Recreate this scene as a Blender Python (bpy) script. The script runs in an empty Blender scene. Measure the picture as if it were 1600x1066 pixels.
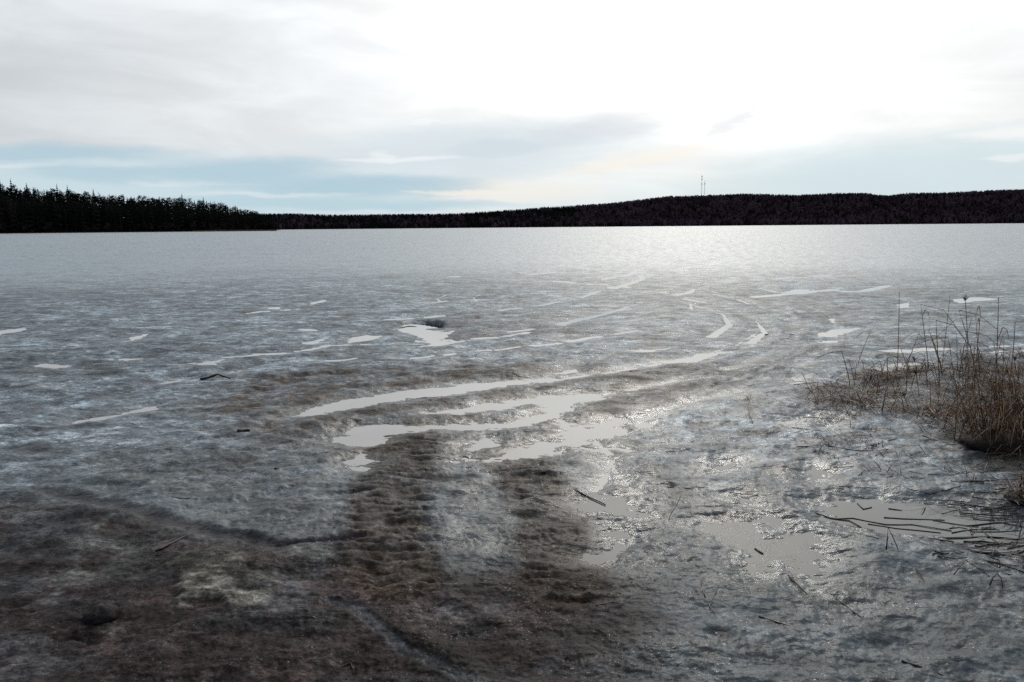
import bpy, math, random
import numpy as np
from mathutils import Matrix, Vector

random.seed(7)
rng = np.random.default_rng(7)
S = bpy.context.scene
COL = S.collection
R = math.radians

# ------------------------------------------------------------------ camera
CAM_H = 2.0
FOCAL = 1256.0                      # focal length in photo pixels (photo 1600 wide)
PITCH = R(8.14)
ROLL = -0.0085
F_ = np.array([0, math.cos(PITCH), -math.sin(PITCH)])
R0 = np.array([1.0, 0, 0]); U0 = np.array([0, math.sin(PITCH), math.cos(PITCH)])
RT = math.cos(ROLL) * R0 + math.sin(ROLL) * U0
UP = -math.sin(ROLL) * R0 + math.cos(ROLL) * U0
cam_d = bpy.data.cameras.new('camera'); cam = bpy.data.objects.new('camera', cam_d); COL.objects.link(cam)
cam_d.sensor_width = 36; cam_d.lens = 36 * FOCAL / 1600
cam_d.clip_start = 0.05; cam_d.clip_end = 20000
M = Matrix.Identity(4)
for i in range(3):
    M[i][0] = RT[i]; M[i][1] = UP[i]; M[i][2] = -F_[i]
M[2][3] = CAM_H
cam.matrix_world = M
S.camera = cam

# ------------------------------------------------------------------ world, sun, exposure
SUN_AZ, SUN_EL = 12.0, 33.0
sun_dir = Vector((math.sin(R(SUN_AZ)) * math.cos(R(SUN_EL)), math.cos(R(SUN_AZ)) * math.cos(R(SUN_EL)), math.sin(R(SUN_EL))))
sl = bpy.data.lights.new('sun', 'SUN'); sl.energy = 1.05; sl.angle = R(10); sl.color = (1.0, 0.94, 0.84)
so = bpy.data.objects.new('sun', sl); COL.objects.link(so)
so.rotation_euler = sun_dir.to_track_quat('Z', 'Y').to_euler()
S.view_settings.view_transform = 'Standard'; S.view_settings.look = 'None'
S.view_settings.exposure = 0; S.view_settings.gamma = 1; S.view_settings.use_curve_mapping = False

W = bpy.data.worlds.new('World'); S.world = W; W.use_nodes = True
nt = W.node_tree; nt.nodes.clear()


class NG:
    """tiny node-graph helper: values are sockets or floats"""
    def __init__(s, nt): s.nt = nt
    def put(s, inp, v):
        if isinstance(v, bpy.types.NodeSocket): s.nt.links.new(v, inp)
        else: inp.default_value = v
    def m(s, op, a, b=0.0, c=None):
        n = s.nt.nodes.new('ShaderNodeMath'); n.operation = op
        s.put(n.inputs[0], a); s.put(n.inputs[1], b)
        if c is not None: s.put(n.inputs[2], c)
        return n.outputs[0]
    def add(s, a, b): return s.m('ADD', a, b)
    def sub(s, a, b): return s.m('SUBTRACT', a, b)
    def mul(s, a, b): return s.m('MULTIPLY', a, b)
    def ss(s, v, a, b, t0=0.0, t1=1.0):
        n = s.nt.nodes.new('ShaderNodeMapRange'); n.interpolation_type = 'SMOOTHSTEP'
        s.put(n.inputs[0], v); n.inputs[1].default_value = a; n.inputs[2].default_value = b
        n.inputs[3].default_value = t0; n.inputs[4].default_value = t1
        return n.outputs[0]
    def comb(s, x, y, z):
        n = s.nt.nodes.new('ShaderNodeCombineXYZ')
        for i, v in enumerate((x, y, z)): s.put(n.inputs[i], v)
        return n.outputs[0]
    def noise(s, vec, scale, detail=4, rough=0.55, dist=0.0):
        n = s.nt.nodes.new('ShaderNodeTexNoise'); s.put(n.inputs['Vector'], vec)
        n.inputs['Scale'].default_value = scale; n.inputs['Detail'].default_value = detail
        n.inputs['Roughness'].default_value = rough; n.inputs['Distortion'].default_value = dist
        return n.outputs['Fac']
    def mix(s, f, a, b, mode='MIX'):
        n = s.nt.nodes.new('ShaderNodeMix'); n.data_type = 'RGBA'; n.blend_type = mode
        s.put(n.inputs[0], f)
        for k, v in ((6, a), (7, b)):
            if isinstance(v, bpy.types.NodeSocket): s.nt.links.new(v, n.inputs[k])
            else: n.inputs[k].default_value = (*v, 1)
        return n.outputs[2]
    def scale(s, col, f):
        n = s.nt.nodes.new('ShaderNodeVectorMath'); n.operation = 'SCALE'
        if isinstance(col, bpy.types.NodeSocket): s.nt.links.new(col, n.inputs[0])
        else: n.inputs[0].default_value = col
        s.put(n.inputs['Scale'], f)
        return n.outputs[0]
    def vadd(s, a, b):
        n = s.nt.nodes.new('ShaderNodeVectorMath'); n.operation = 'ADD'
        for i, v in enumerate((a, b)):
            if isinstance(v, bpy.types.NodeSocket): s.nt.links.new(v, n.inputs[i])
            else: n.inputs[i].default_value = v
        return n.outputs[0]


def pix_dir(px, py):
    d = F_ * FOCAL + RT * (px - 800) - UP * (py - 533)
    return d / np.linalg.norm(d)


def az_el(px, py):
    d = pix_dir(px, py)
    return math.degrees(math.atan2(d[0], d[1])), math.degrees(math.asin(d[2]))


g = NG(nt)
tc = nt.nodes.new('ShaderNodeTexCoord').outputs['Generated']
sep = nt.nodes.new('ShaderNodeSeparateXYZ'); nt.links.new(tc, sep.inputs[0])
dx, dy, dz = sep.outputs
dza = g.m('ABSOLUTE', dz)
az = g.mul(g.m('ARCTAN2', dx, dy), 57.29578)
el = g.mul(g.m('ARCSINE', dza), 57.29578)
dp = nt.nodes.new('ShaderNodeVectorMath'); dp.operation = 'DOT_PRODUCT'
nt.links.new(tc, dp.inputs[0]); dp.inputs[1].default_value = sun_dir
sdot = dp.outputs['Value']
sky = nt.nodes.new('ShaderNodeTexSky'); sky.sky_type = 'NISHITA'; sky.sun_disc = False
sky.sun_elevation = R(SUN_EL); sky.sun_rotation = R(SUN_AZ)
sky.air_density = 1.0; sky.dust_density = 2.0; sky.ozone_density = 1.0
nish = g.scale(sky.outputs[0], 0.06)
# thin high veil lit from the sun's side
half = g.m('POWER', g.mul(g.add(sdot, 1.0), 0.5), 4.0)
aur = g.m('POWER', g.m('MAXIMUM', sdot, 0.0), 28.0)
veil_w = g.vadd(g.vadd((0.27, 0.32, 0.375), g.scale((0.91, 0.885, 0.84), half)), g.scale((2.7, 2.45, 2.05), aur))
lowv = g.comb(dx, dy, g.mul(dza, 4.0))
streak = g.noise(lowv, 2.3, 6, 0.55, 0.4)
cover = g.ss(streak, 0.25, 0.7, 0.80, 0.98)
base = g.mix(cover, nish, veil_w)
base = g.scale(base, g.ss(g.noise(lowv, 5.0, 6, 0.55, 0.5), 0.3, 0.7, 0.89, 1.05))
# cloud bands low above the horizon
warp1 = g.sub(g.noise(g.comb(g.mul(az, 0.13), g.mul(el, 0.5), 0.0), 1.0, 6, 0.6), 0.5)
warp2 = g.sub(g.noise(g.comb(g.mul(az, 0.16), g.mul(el, 0.9), 7.3), 1.3, 6, 0.62), 0.5)
azw = g.add(az, g.mul(warp2, 6.0))
elw = g.add(el, g.mul(warp1, 1.5))


def band(x0, y0, x1, y1, thick, soft=0.0):
    """elongated cloud between two photo directions; thick = half height in photo px"""
    a0, e0 = az_el(x0, y0); a1, e1 = az_el(x1, y1)
    ac, ec = (a0 + a1) / 2, (e0 + e1) / 2
    hw = (a1 - a0) / 2; tilt = (e1 - e0) / (a1 - a0); hh = thick / FOCAL * 57.3
    u = g.mul(g.sub(azw, ac), 1 / hw)
    v = g.mul(g.sub(g.sub(elw, ec), g.mul(g.sub(azw, ac), tilt)), 1 / hh)
    r2 = g.add(g.mul(u, u), g.mul(v, v))
    return g.ss(r2, 1.25, soft, 0, 1)


def over(col, mask, colour, k):
    return g.mix(g.mul(mask, k), col, colour)


BLUE = (0.43, 0.60, 0.69)
LIGHT = (0.74, 0.81, 0.84)
c = base
# wide low bluish haze bank above the far shore, all round the horizon
c = over(c, g.ss(el, 7.0, 0.5, 0, 1), (0.62, 0.74, 0.78), 0.60)
c = over(c, band(-700, 296, 760, 296, 62, 0.0), (0.58, 0.72, 0.78), 0.8)
c = over(c, band(420, 245, 1060, 215, 52, 0.0), (0.66, 0.75, 0.80), 0.8)
c = over(c, band(1050, 300, 1900, 235, 60, 0.0), (0.64, 0.76, 0.80), 0.8)
c = over(c, band(820, 216, 1060, 184, 24, 0.0), (0.66, 0.69, 0.75), 0.5)
c = over(c, band(690, 240, 860, 225, 16, 0.0), (0.60, 0.69, 0.75), 0.5)
c = over(c, band(1080, 215, 1200, 175, 12, 0.0), (0.70, 0.72, 0.75), 0.5)
c = over(c, band(620, 296, 960, 300, 20, 0.0), (0.92, 0.87, 0.79), 0.65)
c = over(c, band(860, 275, 1130, 222, 16, 0.0), (0.96, 0.91, 0.83), 0.7)
c = over(c, band(-300, 254, 330, 254, 8, 0.0), LIGHT, 0.8)
c = over(c, band(-260, 238, 300, 240, 16), BLUE, 0.8)
c = over(c, band(20, 268, 250, 274, 15), BLUE, 0.65)
c = over(c, band(200, 284, 420, 286, 5, 0.0), LIGHT, 0.6)
c = over(c, band(150, 266, 570, 262, 20), BLUE, 0.8)
c = over(c, band(300, 290, 790, 290, 20), BLUE, 0.85)
c = over(c, band(630, 302, 800, 300, 5, 0.0), (0.94, 0.88, 0.79), 0.7)
c = over(c, band(120, 314, 860, 320, 10), (0.47, 0.64, 0.72), 0.8)
c = over(c, band(300, 306, 560, 304, 4, 0.0), LIGHT, 0.5)
c = over(c, band(-500, 275, -60, 270, 22), BLUE, 0.8)
c = over(c, band(1720, 300, 2200, 285, 18), BLUE, 0.7)
# small bright heaps
c = over(c, band(520, 250, 720, 246, 5, 0.0), (0.86, 0.90, 0.92), 0.8)
c = over(c, band(572, 243, 614, 241, 10), (0.86, 0.90, 0.91), 0.7)
c = over(c, band(640, 192, 695, 190, 7), (0.93, 0.96, 0.97), 0.8)
c = over(c, band(1480, 218, 1800, 198, 12), (0.93, 0.95, 0.94), 0.9)
c = over(c, band(1545, 246, 1640, 243, 5), (0.90, 0.92, 0.92), 0.6)
bg = nt.nodes.new('ShaderNodeBackground'); nt.links.new(c, bg.inputs[0]); bg.inputs[1].default_value = 1.0
wo = nt.nodes.new('ShaderNodeOutputWorld'); nt.links.new(bg.outputs[0], wo.inputs[0])
W.cycles.sampling_method = 'MANUAL'; W.cycles.sample_map_resolution = 1024


# ------------------------------------------------------------------ helpers
def gp(px, py, z=0.0):
    """point on the level lake seen along a photo direction"""
    d = F_ * FOCAL + RT * (px - 800) - UP * (py - 533)
    t = (z - CAM_H) / d[2]
    return np.array([d[0] * t, d[1] * t])


def gps(pts): return np.array([gp(*p) for p in pts])


def ppm(p):
    """photo pixels per metre across the view at a ground point"""
    return FOCAL / (p[1] * math.cos(PITCH) + CAM_H * math.sin(PITCH))


_perm = np.random.default_rng(3).permutation(1024)
_ang = np.random.default_rng(4).uniform(0, 2 * np.pi, 1024)
_gx, _gy = np.cos(_ang), np.sin(_ang)


def perlin(x, y, seed=0):
    x = x + seed * 17.31; y = y - seed * 9.77
    xi = np.floor(x).astype(np.int64); yi = np.floor(y).astype(np.int64)
    xf = x - xi; yf = y - yi
    u = xf * xf * xf * (xf * (xf * 6 - 15) + 10); v = yf * yf * yf * (yf * (yf * 6 - 15) + 10)

    def gr(ix, iy, fx, fy):
        h = _perm[(_perm[ix & 1023] + iy) & 1023]
        return _gx[h] * fx + _gy[h] * fy
    a = gr(xi, yi, xf, yf); b = gr(xi + 1, yi, xf - 1, yf)
    c_ = gr(xi, yi + 1, xf, yf - 1); d = gr(xi + 1, yi + 1, xf - 1, yf - 1)
    return ((a + u * (b - a)) * (1 - v) + (c_ + u * (d - c_)) * v) * 1.5


def fbm(x, y, f, n=4, seed=0, gain=0.5):
    s = 0; a = 1.0
    for i in range(n):
        s = s + a * perlin(x * f, y * f, seed + i); a *= gain; f *= 2.03
    return s


def sstep(x, a, b):
    t = np.clip((x - a) / (b - a), 0, 1); return t * t * (3 - 2 * t)


def seg_dist(px, py, a, b):
    ab = b - a; L = max(ab @ ab, 1e-9)
    t = np.clip(((px - a[0]) * ab[0] + (py - a[1]) * ab[1]) / L, 0, 1)
    return np.hypot(px - a[0] - t * ab[0], py - a[1] - t * ab[1]), t


def poly_sd(px, py, P):
    d = np.full(px.shape, 1e9); ins = np.zeros(px.shape, bool)
    n = len(P)
    for i in range(n):
        a, b = P[i], P[(i + 1) % n]
        d = np.minimum(d, seg_dist(px, py, a, b)[0])
        if a[1] != b[1]:
            cr = ((a[1] > py) != (b[1] > py)) & (px < (b[0] - a[0]) * (py - a[1]) / (b[1] - a[1]) + a[0])
            ins ^= cr
    return np.where(ins, -d, d)


def link(o): COL.objects.link(o); return o


def mesh_obj(name, verts, faces, mat=None, parent=None, smooth=True):
    me = bpy.data.meshes.new(name)
    me.from_pydata([tuple(map(float, v)) for v in verts], [], [tuple(map(int, f)) for f in faces])
    if smooth: me.polygons.foreach_set('use_smooth', [True] * len(me.polygons))
    if mat: me.materials.append(mat)
    o = link(bpy.data.objects.new(name, me))
    if parent: o.parent = parent
    return o


def tag(o, label=None, cat=None, group=None, kind=None):
    if label: o['label'] = label
    if cat: o['category'] = cat
    if group: o['group'] = group
    if kind: o['kind'] = kind
    return o


class MB:
    def __init__(s): s.v = []; s.f = []
    def tube(s, pts, radii, sides=5):
        pts = np.asarray(pts, float); n = len(pts); b0 = len(s.v)
        for i in range(n):
            t = pts[min(i + 1, n - 1)] - pts[max(i - 1, 0)]; t = t / (np.linalg.norm(t) + 1e-12)
            ref = np.array([0, 0, 1.0]) if abs(t[2]) < 0.9 else np.array([1.0, 0, 0])
            u = np.cross(t, ref); u /= np.linalg.norm(u); w = np.cross(t, u)
            for k in range(sides):
                a = 2 * math.pi * k / sides
                s.v.append(pts[i] + radii[i] * (math.cos(a) * u + math.sin(a) * w))
        for i in range(n - 1):
            for k in range(sides):
                k2 = (k + 1) % sides
                s.f.append((b0 + i * sides + k, b0 + i * sides + k2, b0 + (i + 1) * sides + k2, b0 + (i + 1) * sides + k))
        s.f.append(tuple(b0 + k for k in range(sides))[::-1])
        s.f.append(tuple(b0 + (n - 1) * sides + k for k in range(sides)))
        return s
    def blade(s, pts, widths, side):
        """folded leaf: a shallow V section so it has a body from every side"""
        b0 = len(s.v); side = np.asarray(side, float)
        for p, w in zip(pts, widths):
            p = np.asarray(p, float)
            s.v += [p - side * w, p + np.array([0, 0, -0.5 * w]), p + side * w]
        for i in range(len(pts) - 1):
            a = b0 + 3 * i
            s.f += [(a, a + 1, a + 4, a + 3), (a + 1, a + 2, a + 5, a + 4)]
        return s
    def tri(s, a, b, c):
        n = len(s.v); s.v += [a, b, c]; s.f.append((n, n + 1, n + 2))
    def build(s, name, mat, parent=None, smooth=True): return mesh_obj(name, s.v, s.f, mat, parent, smooth)


def material(name, col, rough=0.6, var=0.3, scale=20.0, spec=0.5, bump=0.0, ior=1.45):
    m = bpy.data.materials.new(name); m.use_nodes = True
    t = m.node_tree; b = t.nodes['Principled BSDF']; q = NG(t)
    o = t.nodes.new('ShaderNodeTexCoord').outputs['Object']
    n = q.noise(o, scale, 4, 0.6)
    oi = t.nodes.new('ShaderNodeObjectInfo').outputs['Random']
    f = q.ss(n, 0.3, 0.7, 1 - var, 1 + var)
    f = q.mul(f, q.add(0.85, q.mul(oi, 0.3)))
    t.links.new(q.scale(col, f), b.inputs['Base Color'])
    b.inputs['Roughness'].default_value = rough; b.inputs['IOR'].default_value = ior
    b.inputs['Specular IOR Level'].default_value = spec
    if bump:
        bn = t.nodes.new('ShaderNodeBump'); bn.inputs['Strength'].default_value = bump; bn.inputs['Distance'].default_value = 0.01
        t.links.new(q.noise(o, scale * 3, 5, 0.6), bn.inputs['Height']); t.links.new(bn.outputs[0], b.inputs['Normal'])
    return m


# ------------------------------------------------------------------ puddles of melt water (outlines traced on the level ice)
PUDDLES = {
    'tyre': [
        [(452, 655), (490, 637), (545, 625), (620, 613), (700, 604), (790, 596), (884, 590), (872, 597), (800, 604), (735, 611), (640, 623), (560, 637), (500, 650)],
        [(521, 690), (545, 675), (562, 667), (599, 664), (656, 667), (738, 660), (792, 659), (835, 648), (858, 640), (842, 632), (781, 640), (720, 648),
         (670, 649), (720, 638), (771, 630), (859, 618), (890, 615), (942, 617), (940, 623), (905, 633), (888, 645), (873, 653), (892, 667), (915, 668),
         (951, 654), (975, 660), (978, 677), (921, 688), (860, 706), (771, 720), (712, 722), (771, 713), (805, 699), (886, 688), (878, 664), (866, 653), (805, 668), (751, 671), (687, 672),
         (630, 676), (609, 685), (582, 700), (545, 698)],
        [(738, 688), (752, 682), (775, 690), (780, 698), (760, 700), (740, 706), (728, 700)],
        [(992, 662), (1002, 658), (1014, 658), (1010, 668), (1000, 668)],
        [(1000, 652), (1040, 647), (1030, 652), (1008, 657)],
        [(548, 722), (570, 712), (582, 720), (570, 732), (560, 736)],
        [(858, 582), (905, 576), (900, 581), (865, 586)],
    ],
    'near': [
        [(893, 795), (910, 777), (940, 776), (985, 786), (1016, 809), (985, 812), (955, 808), (940, 802), (915, 806), (902, 804)],
        [(938, 818), (985, 816), (982, 836), (962, 852), (952, 838)], [(922, 868), (958, 852), (952, 872), (935, 884), (920, 882)],
        [(1086, 820), (1105, 811), (1150, 807), (1178, 818), (1200, 830), (1260, 829), (1277, 845), (1288, 870), (1282, 895), (1272, 928), (1250, 908), (1235, 897), (1215, 880), (1180, 902), (1150, 880), (1152, 852), (1110, 838)],
        [(1165, 808), (1190, 800), (1222, 815), (1210, 825), (1190, 822)],
        [(1120, 778), (1150, 772), (1185, 783), (1185, 797), (1150, 790)],
        [(1272, 793), (1310, 784), (1381, 780), (1425, 782), (1479, 787), (1540, 795), (1640, 815), (1700, 860), (1640, 884), (1561, 878), (1520, 860), (1479, 848), (1425, 837), (1370, 829), (1332, 826), (1297, 815)],
        [(1100, 732), (1125, 724), (1150, 722), (1130, 735), (1108, 742)],
        [(1255, 745), (1275, 733), (1300, 740), (1285, 752), (1265, 757)],
    ],
    'reed': [
        [(1358, 575), (1380, 569), (1450, 567), (1425, 576), (1375, 582)],
        [(1366, 549), (1420, 545), (1470, 543), (1500, 545), (1470, 549), (1420, 552)],
        [(1510, 543), (1570, 539), (1640, 536), (1620, 540), (1560, 543)], [(1500, 552), (1560, 548), (1640, 545), (1600, 550), (1540, 553)],
        [(1215, 660), (1240, 653), (1270, 650), (1262, 660), (1230, 667)],
        [(1270, 660), (1300, 658), (1290, 668)],
        [(1225, 573), (1255, 570), (1245, 575)],
        [(1228, 592), (1240, 586), (1245, 597), (1232, 601)],
    ],
    'far': [
        [(1012, 567), (1060, 559), (1100, 552), (1168, 546), (1120, 557), (1080, 567), (1040, 570)],
        [(972, 547), (1010, 545), (1048, 544), (1020, 550), (985, 550)],
        [(1275, 521), (1300, 515), (1355, 512), (1322, 522), (1300, 528), (1280, 527)],
        [(1275, 533), (1318, 530), (1310, 536), (1285, 537)],
        [(1292, 499), (1308, 497), (1306, 505), (1296, 504)],
        [(1488, 468), (1520, 464), (1566, 467), (1520, 472), (1498, 475)],
        [(1400, 477), (1422, 472), (1424, 481), (1403, 482)],
        [(618, 517), (640, 510), (668, 515), (700, 519), (712, 516), (700, 526), (690, 541), (664, 536), (652, 527)],
        [(638, 543), (690, 536), (760, 526), (835, 517), (830, 521), (760, 530), (700, 540), (660, 544)],
        [(536, 537), (555, 525), (575, 523), (610, 527), (580, 532), (548, 538)],
        [(470, 538), (500, 531), (516, 526), (512, 532), (490, 538)],
        [(330, 561), (400, 553), (440, 550), (500, 541), (520, 537), (516, 543), (450, 553), (400, 557)],
        [(296, 568), (345, 563), (352, 566), (330, 571), (305, 571)],
        [(462, 514), (502, 515), (500, 518), (468, 517)],
        [(482, 474), (512, 467), (508, 472), (486, 477)],
        [(414, 481), (442, 479), (440, 483), (416, 484)],
        [(190, 531), (215, 524), (234, 521), (225, 528), (205, 533)],
        [(-60, 520), (0, 516), (46, 511), (40, 517), (0, 523)],
        [(168, 561), (200, 559), (240, 561), (200, 564)],
        [(52, 570), (80, 566), (118, 573), (90, 577), (65, 576)],
        [(108, 658), (170, 648), (248, 634), (240, 641), (170, 653), (120, 661)],
        [(866, 508), (890, 500), (914, 494), (910, 500), (888, 509)],
    ],
}
# thin wet tyre lines farther out: (points, width in px)
LINES = [
    ([(928, 690), (948, 706), (956, 718), (950, 738), (940, 758), (922, 778)], 7.0), ([(956, 716), (960, 732), (976, 752), (992, 772)], 8.0), ([(905, 700), (930, 704), (960, 700), (985, 706)], 4.0),
    ([(992, 658), (1040, 640), (1090, 625), (1150, 612)], 2.5), ([(1120, 480), (1180, 500), (1195, 520), (1170, 538)], 3.0), ([(1080, 476), (1130, 492), (1140, 508), (1110, 528)], 2.5),
    ([(955, 452), (985, 443), (1005, 436), (1000, 430), (975, 432)], 3.0), ([(940, 437), (960, 433), (1010, 424)], 2.5),
    ([(1050, 462), (1075, 458), (1085, 452), (1070, 450)], 3.0), ([(1180, 449), (1215, 457), (1240, 458), (1255, 452)], 3.0),
    ([(1170, 465), (1240, 459), (1310, 452)], 3.0), ([(1310, 456), (1350, 455), (1390, 446)], 2.5), ([(1350, 452), (1400, 464)], 2.5),
    ([(690, 473), (683, 467), (700, 460)], 2.5), ([(745, 472), (740, 465), (752, 460)], 2.5), ([(700, 432), (722, 433)], 2.0),
    ([(640, 480), (700, 470), (780, 468)], 1.6), ([(820, 430), (870, 425), (930, 428)], 2.0), ([(910, 500), (960, 487), (990, 482)], 2.5),
]
rl = random.Random(11)
for arc in [[(1100, 556), (1160, 535), (1185, 518), (1175, 494), (1100, 472), (1020, 458)], [(1150, 574), (1225, 540), (1240, 515), (1225, 492), (1150, 468), (1070, 450)],
            [(510, 541), (700, 532), (860, 510), (960, 486), (1020, 468)], [(640, 560), (860, 538), (1020, 512), (1085, 492), (1080, 474)], [(600, 500), (760, 489), (900, 468), (960, 448)],
            [(880, 592), (1000, 575), (1100, 555)], [(940, 619), (1050, 596), (1140, 575)], [(250, 600), (400, 575), (560, 560)], [(380, 490), (520, 478), (660, 470)],
            [(860, 440), (960, 446), (1060, 462), (1110, 478)], [(930, 424), (1010, 428), (1060, 438)], [(1120, 440), (1200, 436), (1300, 430)]]:
    A_ = np.array(arc, float); seg = np.hypot(*np.diff(A_, axis=0).T); cum = np.concatenate([[0], np.cumsum(seg)]); u = 0.0
    while u < cum[-1]:
        L_ = rl.uniform(14, 60)
        if rl.random() < 0.82:
            us = np.linspace(u, min(u + L_, cum[-1]), 4)
            LINES.append(([(float(np.interp(w_, cum, A_[:, 0])) + rl.uniform(-2, 2), float(np.interp(w_, cum, A_[:, 1])) + rl.uniform(-1, 1)) for w_ in us], rl.uniform(1.9, 3.3)))
        u += L_ + rl.uniform(4, 30)
Z_WATER = 0.0

# ------------------------------------------------------------------ ice sheet
half_fine = R(48)
cols = np.concatenate([np.linspace(-half_fine, half_fine, 1150), np.linspace(half_fine, 2 * np.pi - half_fine, 90)[1:-1]])
yy = np.arange(1290, 375, -1.28)
rr = np.array([CAM_H / math.tan(math.atan((y - 533) / FOCAL) + PITCH) for y in yy])
r_all = np.concatenate([[0.25, 0.8, 1.4, 1.8], rr, np.geomspace(rr[-1] * 1.03, 5200, 70)])
r_all = np.unique(r_all)
nR, nC = len(r_all), len(cols)
RRg, AA = np.meshgrid(r_all, cols, indexing='ij')
X = (RRg * np.sin(AA)).ravel(); Y = (RRg * np.cos(AA)).ravel(); RAD = RRg.ravel()
front = (np.abs(((AA.ravel() + np.pi) % (2 * np.pi)) - np.pi) < R(50)) & (RAD < 90)
spacing = np.maximum(RAD ** 2 / (CAM_H * FOCAL) * 1.3, 0.004)


def oct_noise(wl, seed, sx=1.0, sy=1.0):
    """one octave, faded where the sheet is too coarse to carry it"""
    return perlin(X / wl * sx, Y / wl * sy, seed) * np.clip(wl / (1.6 * spacing), 0, 1)


wx = 0.05 * oct_noise(0.30, 40) + 0.10 * oct_noise(0.9, 41) + 0.018 * oct_noise(0.09, 42)
wy = 0.07 * oct_noise(0.30, 43) + 0.14 * oct_noise(0.9, 44) + 0.022 * oct_noise(0.09, 45)
XW, YW = X + wx, Y + wy
XS, YS = X + 0.45 * wx, Y + 0.45 * wy


def sub_mask(P, pad):
    return np.nonzero(front & (X > P[:, 0].min() - pad) & (X < P[:, 0].max() + pad) & (Y > P[:, 1].min() - pad) & (Y < P[:, 1].max() + pad))[0]


def poly(pts, soft=0.15, big=True):
    P = gps(pts); out = np.zeros(X.shape); ix = sub_mask(P, 1.2 + soft)
    k = 1.0 + 0.0 * P[0, 0]
    out[ix] = sstep(poly_sd(XW[ix] if big else XS[ix], YW[ix] if big else YS[ix], P), soft, -soft)
    return out


def stroke(pts, w_px, soft=0.5):
    """soft line on the ice; w_px = half width in photo px where it lies"""
    P = gps(pts); hw = np.array([(w_px[i] if isinstance(w_px, (list, tuple)) else w_px) / ppm(p) for i, p in enumerate(P)])
    out = np.zeros(X.shape); ix = sub_mask(P, hw.max() * 1.6 + 0.6); best = np.full(len(ix), 9.0)
    for i in range(len(P) - 1):
        d, t = seg_dist(XS[ix], YS[ix], P[i], P[i + 1])
        best = np.minimum(best, d / (hw[i] + t * (hw[i + 1] - hw[i])))
    out[ix] = sstep(best, 1 + soft, 1 - soft)
    return out


def blob(px, py, rx, ry, soft=0.6):
    """soft ellipse; rx, ry in photo px"""
    p = gp(px, py); a = rx / ppm(p); b = abs(gp(px, py - ry)[1] - gp(px, py + ry)[1]) / 2
    out = np.zeros(X.shape); ix = np.nonzero(front & (np.abs(X - p[0]) < a * 2 + 0.4) & (np.abs(Y - p[1]) < b * 2 + 0.4))[0]
    out[ix] = sstep(np.hypot((XS[ix] - p[0]) / a, (YS[ix] - p[1]) / b), 1 + soft, 1 - soft)
    return out


# ---- relief
big = 0.030 * oct_noise(2.6, 1, 0.8, 1.2) + 0.034 * oct_noise(1.1, 2)
ridged = 1 - np.abs(oct_noise(0.55, 3, 1.0, 1.25)) * 1.6
mid = 0.016 * ridged + 0.013 * oct_noise(0.33, 4, 0.8, 1.25) + 0.010 * oct_noise(0.16, 5, 0.85, 1.15)
fine = 0.0062 * oct_noise(0.075, 6) + 0.0040 * oct_noise(0.035, 7) + 0.0022 * oct_noise(0.017, 8)
farfade = np.clip(14.0 / np.maximum(RAD, 14.0), 0.12, 1)
H = 0.032 + big * 0.5 * farfade + mid * (0.65 + 0.55 * farfade) * (1 + 0.5 * oct_noise(1.7, 9)) + fine * 1.15

trackL = stroke([(640, 670), (632, 720), (612, 770), (600, 820), (600, 870), (630, 915)], [50, 56, 64, 72, 74, 70], 0.4)
trackR = stroke([(800, 722), (830, 760), (850, 800), (866, 850), (880, 895), (885, 935)], [50, 58, 66, 68, 70, 66], 0.4)
cleat = 0.8 * oct_noise(0.13, 21, 0.65, 1.5) + 0.7 * oct_noise(0.065, 22, 0.75, 1.3) + 0.3 * oct_noise(0.032, 23)
rib = np.sin(Y * 2 * np.pi / 0.135 + 1.6 * oct_noise(0.5, 25) + 2.2 * oct_noise(0.22, 26)) * (RAD < 9)
cleat = 0.55 * rib + 0.8 * cleat
tr = np.maximum(trackL, trackR)
H += tr * (cleat * 0.013 - 0.004)
arcs = [
    [(452, 655), (640, 617), (880, 590), (1100, 555), (1185, 520), (1175, 492), (1100, 470), (1010, 455)],
    [(525, 690), (720, 660), (940, 618), (1140, 575), (1240, 530), (1235, 495), (1150, 465), (1060, 448)],
    [(720, 720), (960, 660), (1100, 615), (1220, 570), (1290, 520)],
    [(150, 600), (330, 562), (510, 540), (700, 535), (860, 512), (960, 488), (1010, 470)],
    [(0, 700), (110, 660), (250, 636), (420, 600), (640, 560), (860, 540), (1020, 515), (1090, 490), (1080, 470)],
    [(600, 500), (760, 490), (900, 470), (960, 450)],
    [(1180, 470), (1300, 456), (1420, 440)], [(1290, 600), (1380, 560), (1600, 520)],
]
arc_m = np.zeros(X.shape); arc_r = np.zeros(X.shape)
for a in arcs:
    s1 = stroke(a, 6, 0.6); s2 = stroke(a, 13, 0.5)
    arc_m = np.maximum(arc_m, s1); arc_r = np.maximum(arc_r, np.clip(s2 - s1, 0, 1))
arc_m = arc_m * np.clip(0.55 + 0.8 * oct_noise(0.9, 24), 0, 1); H += -0.014 * arc_m + 0.008 * arc_r * (1 + cleat)

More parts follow.
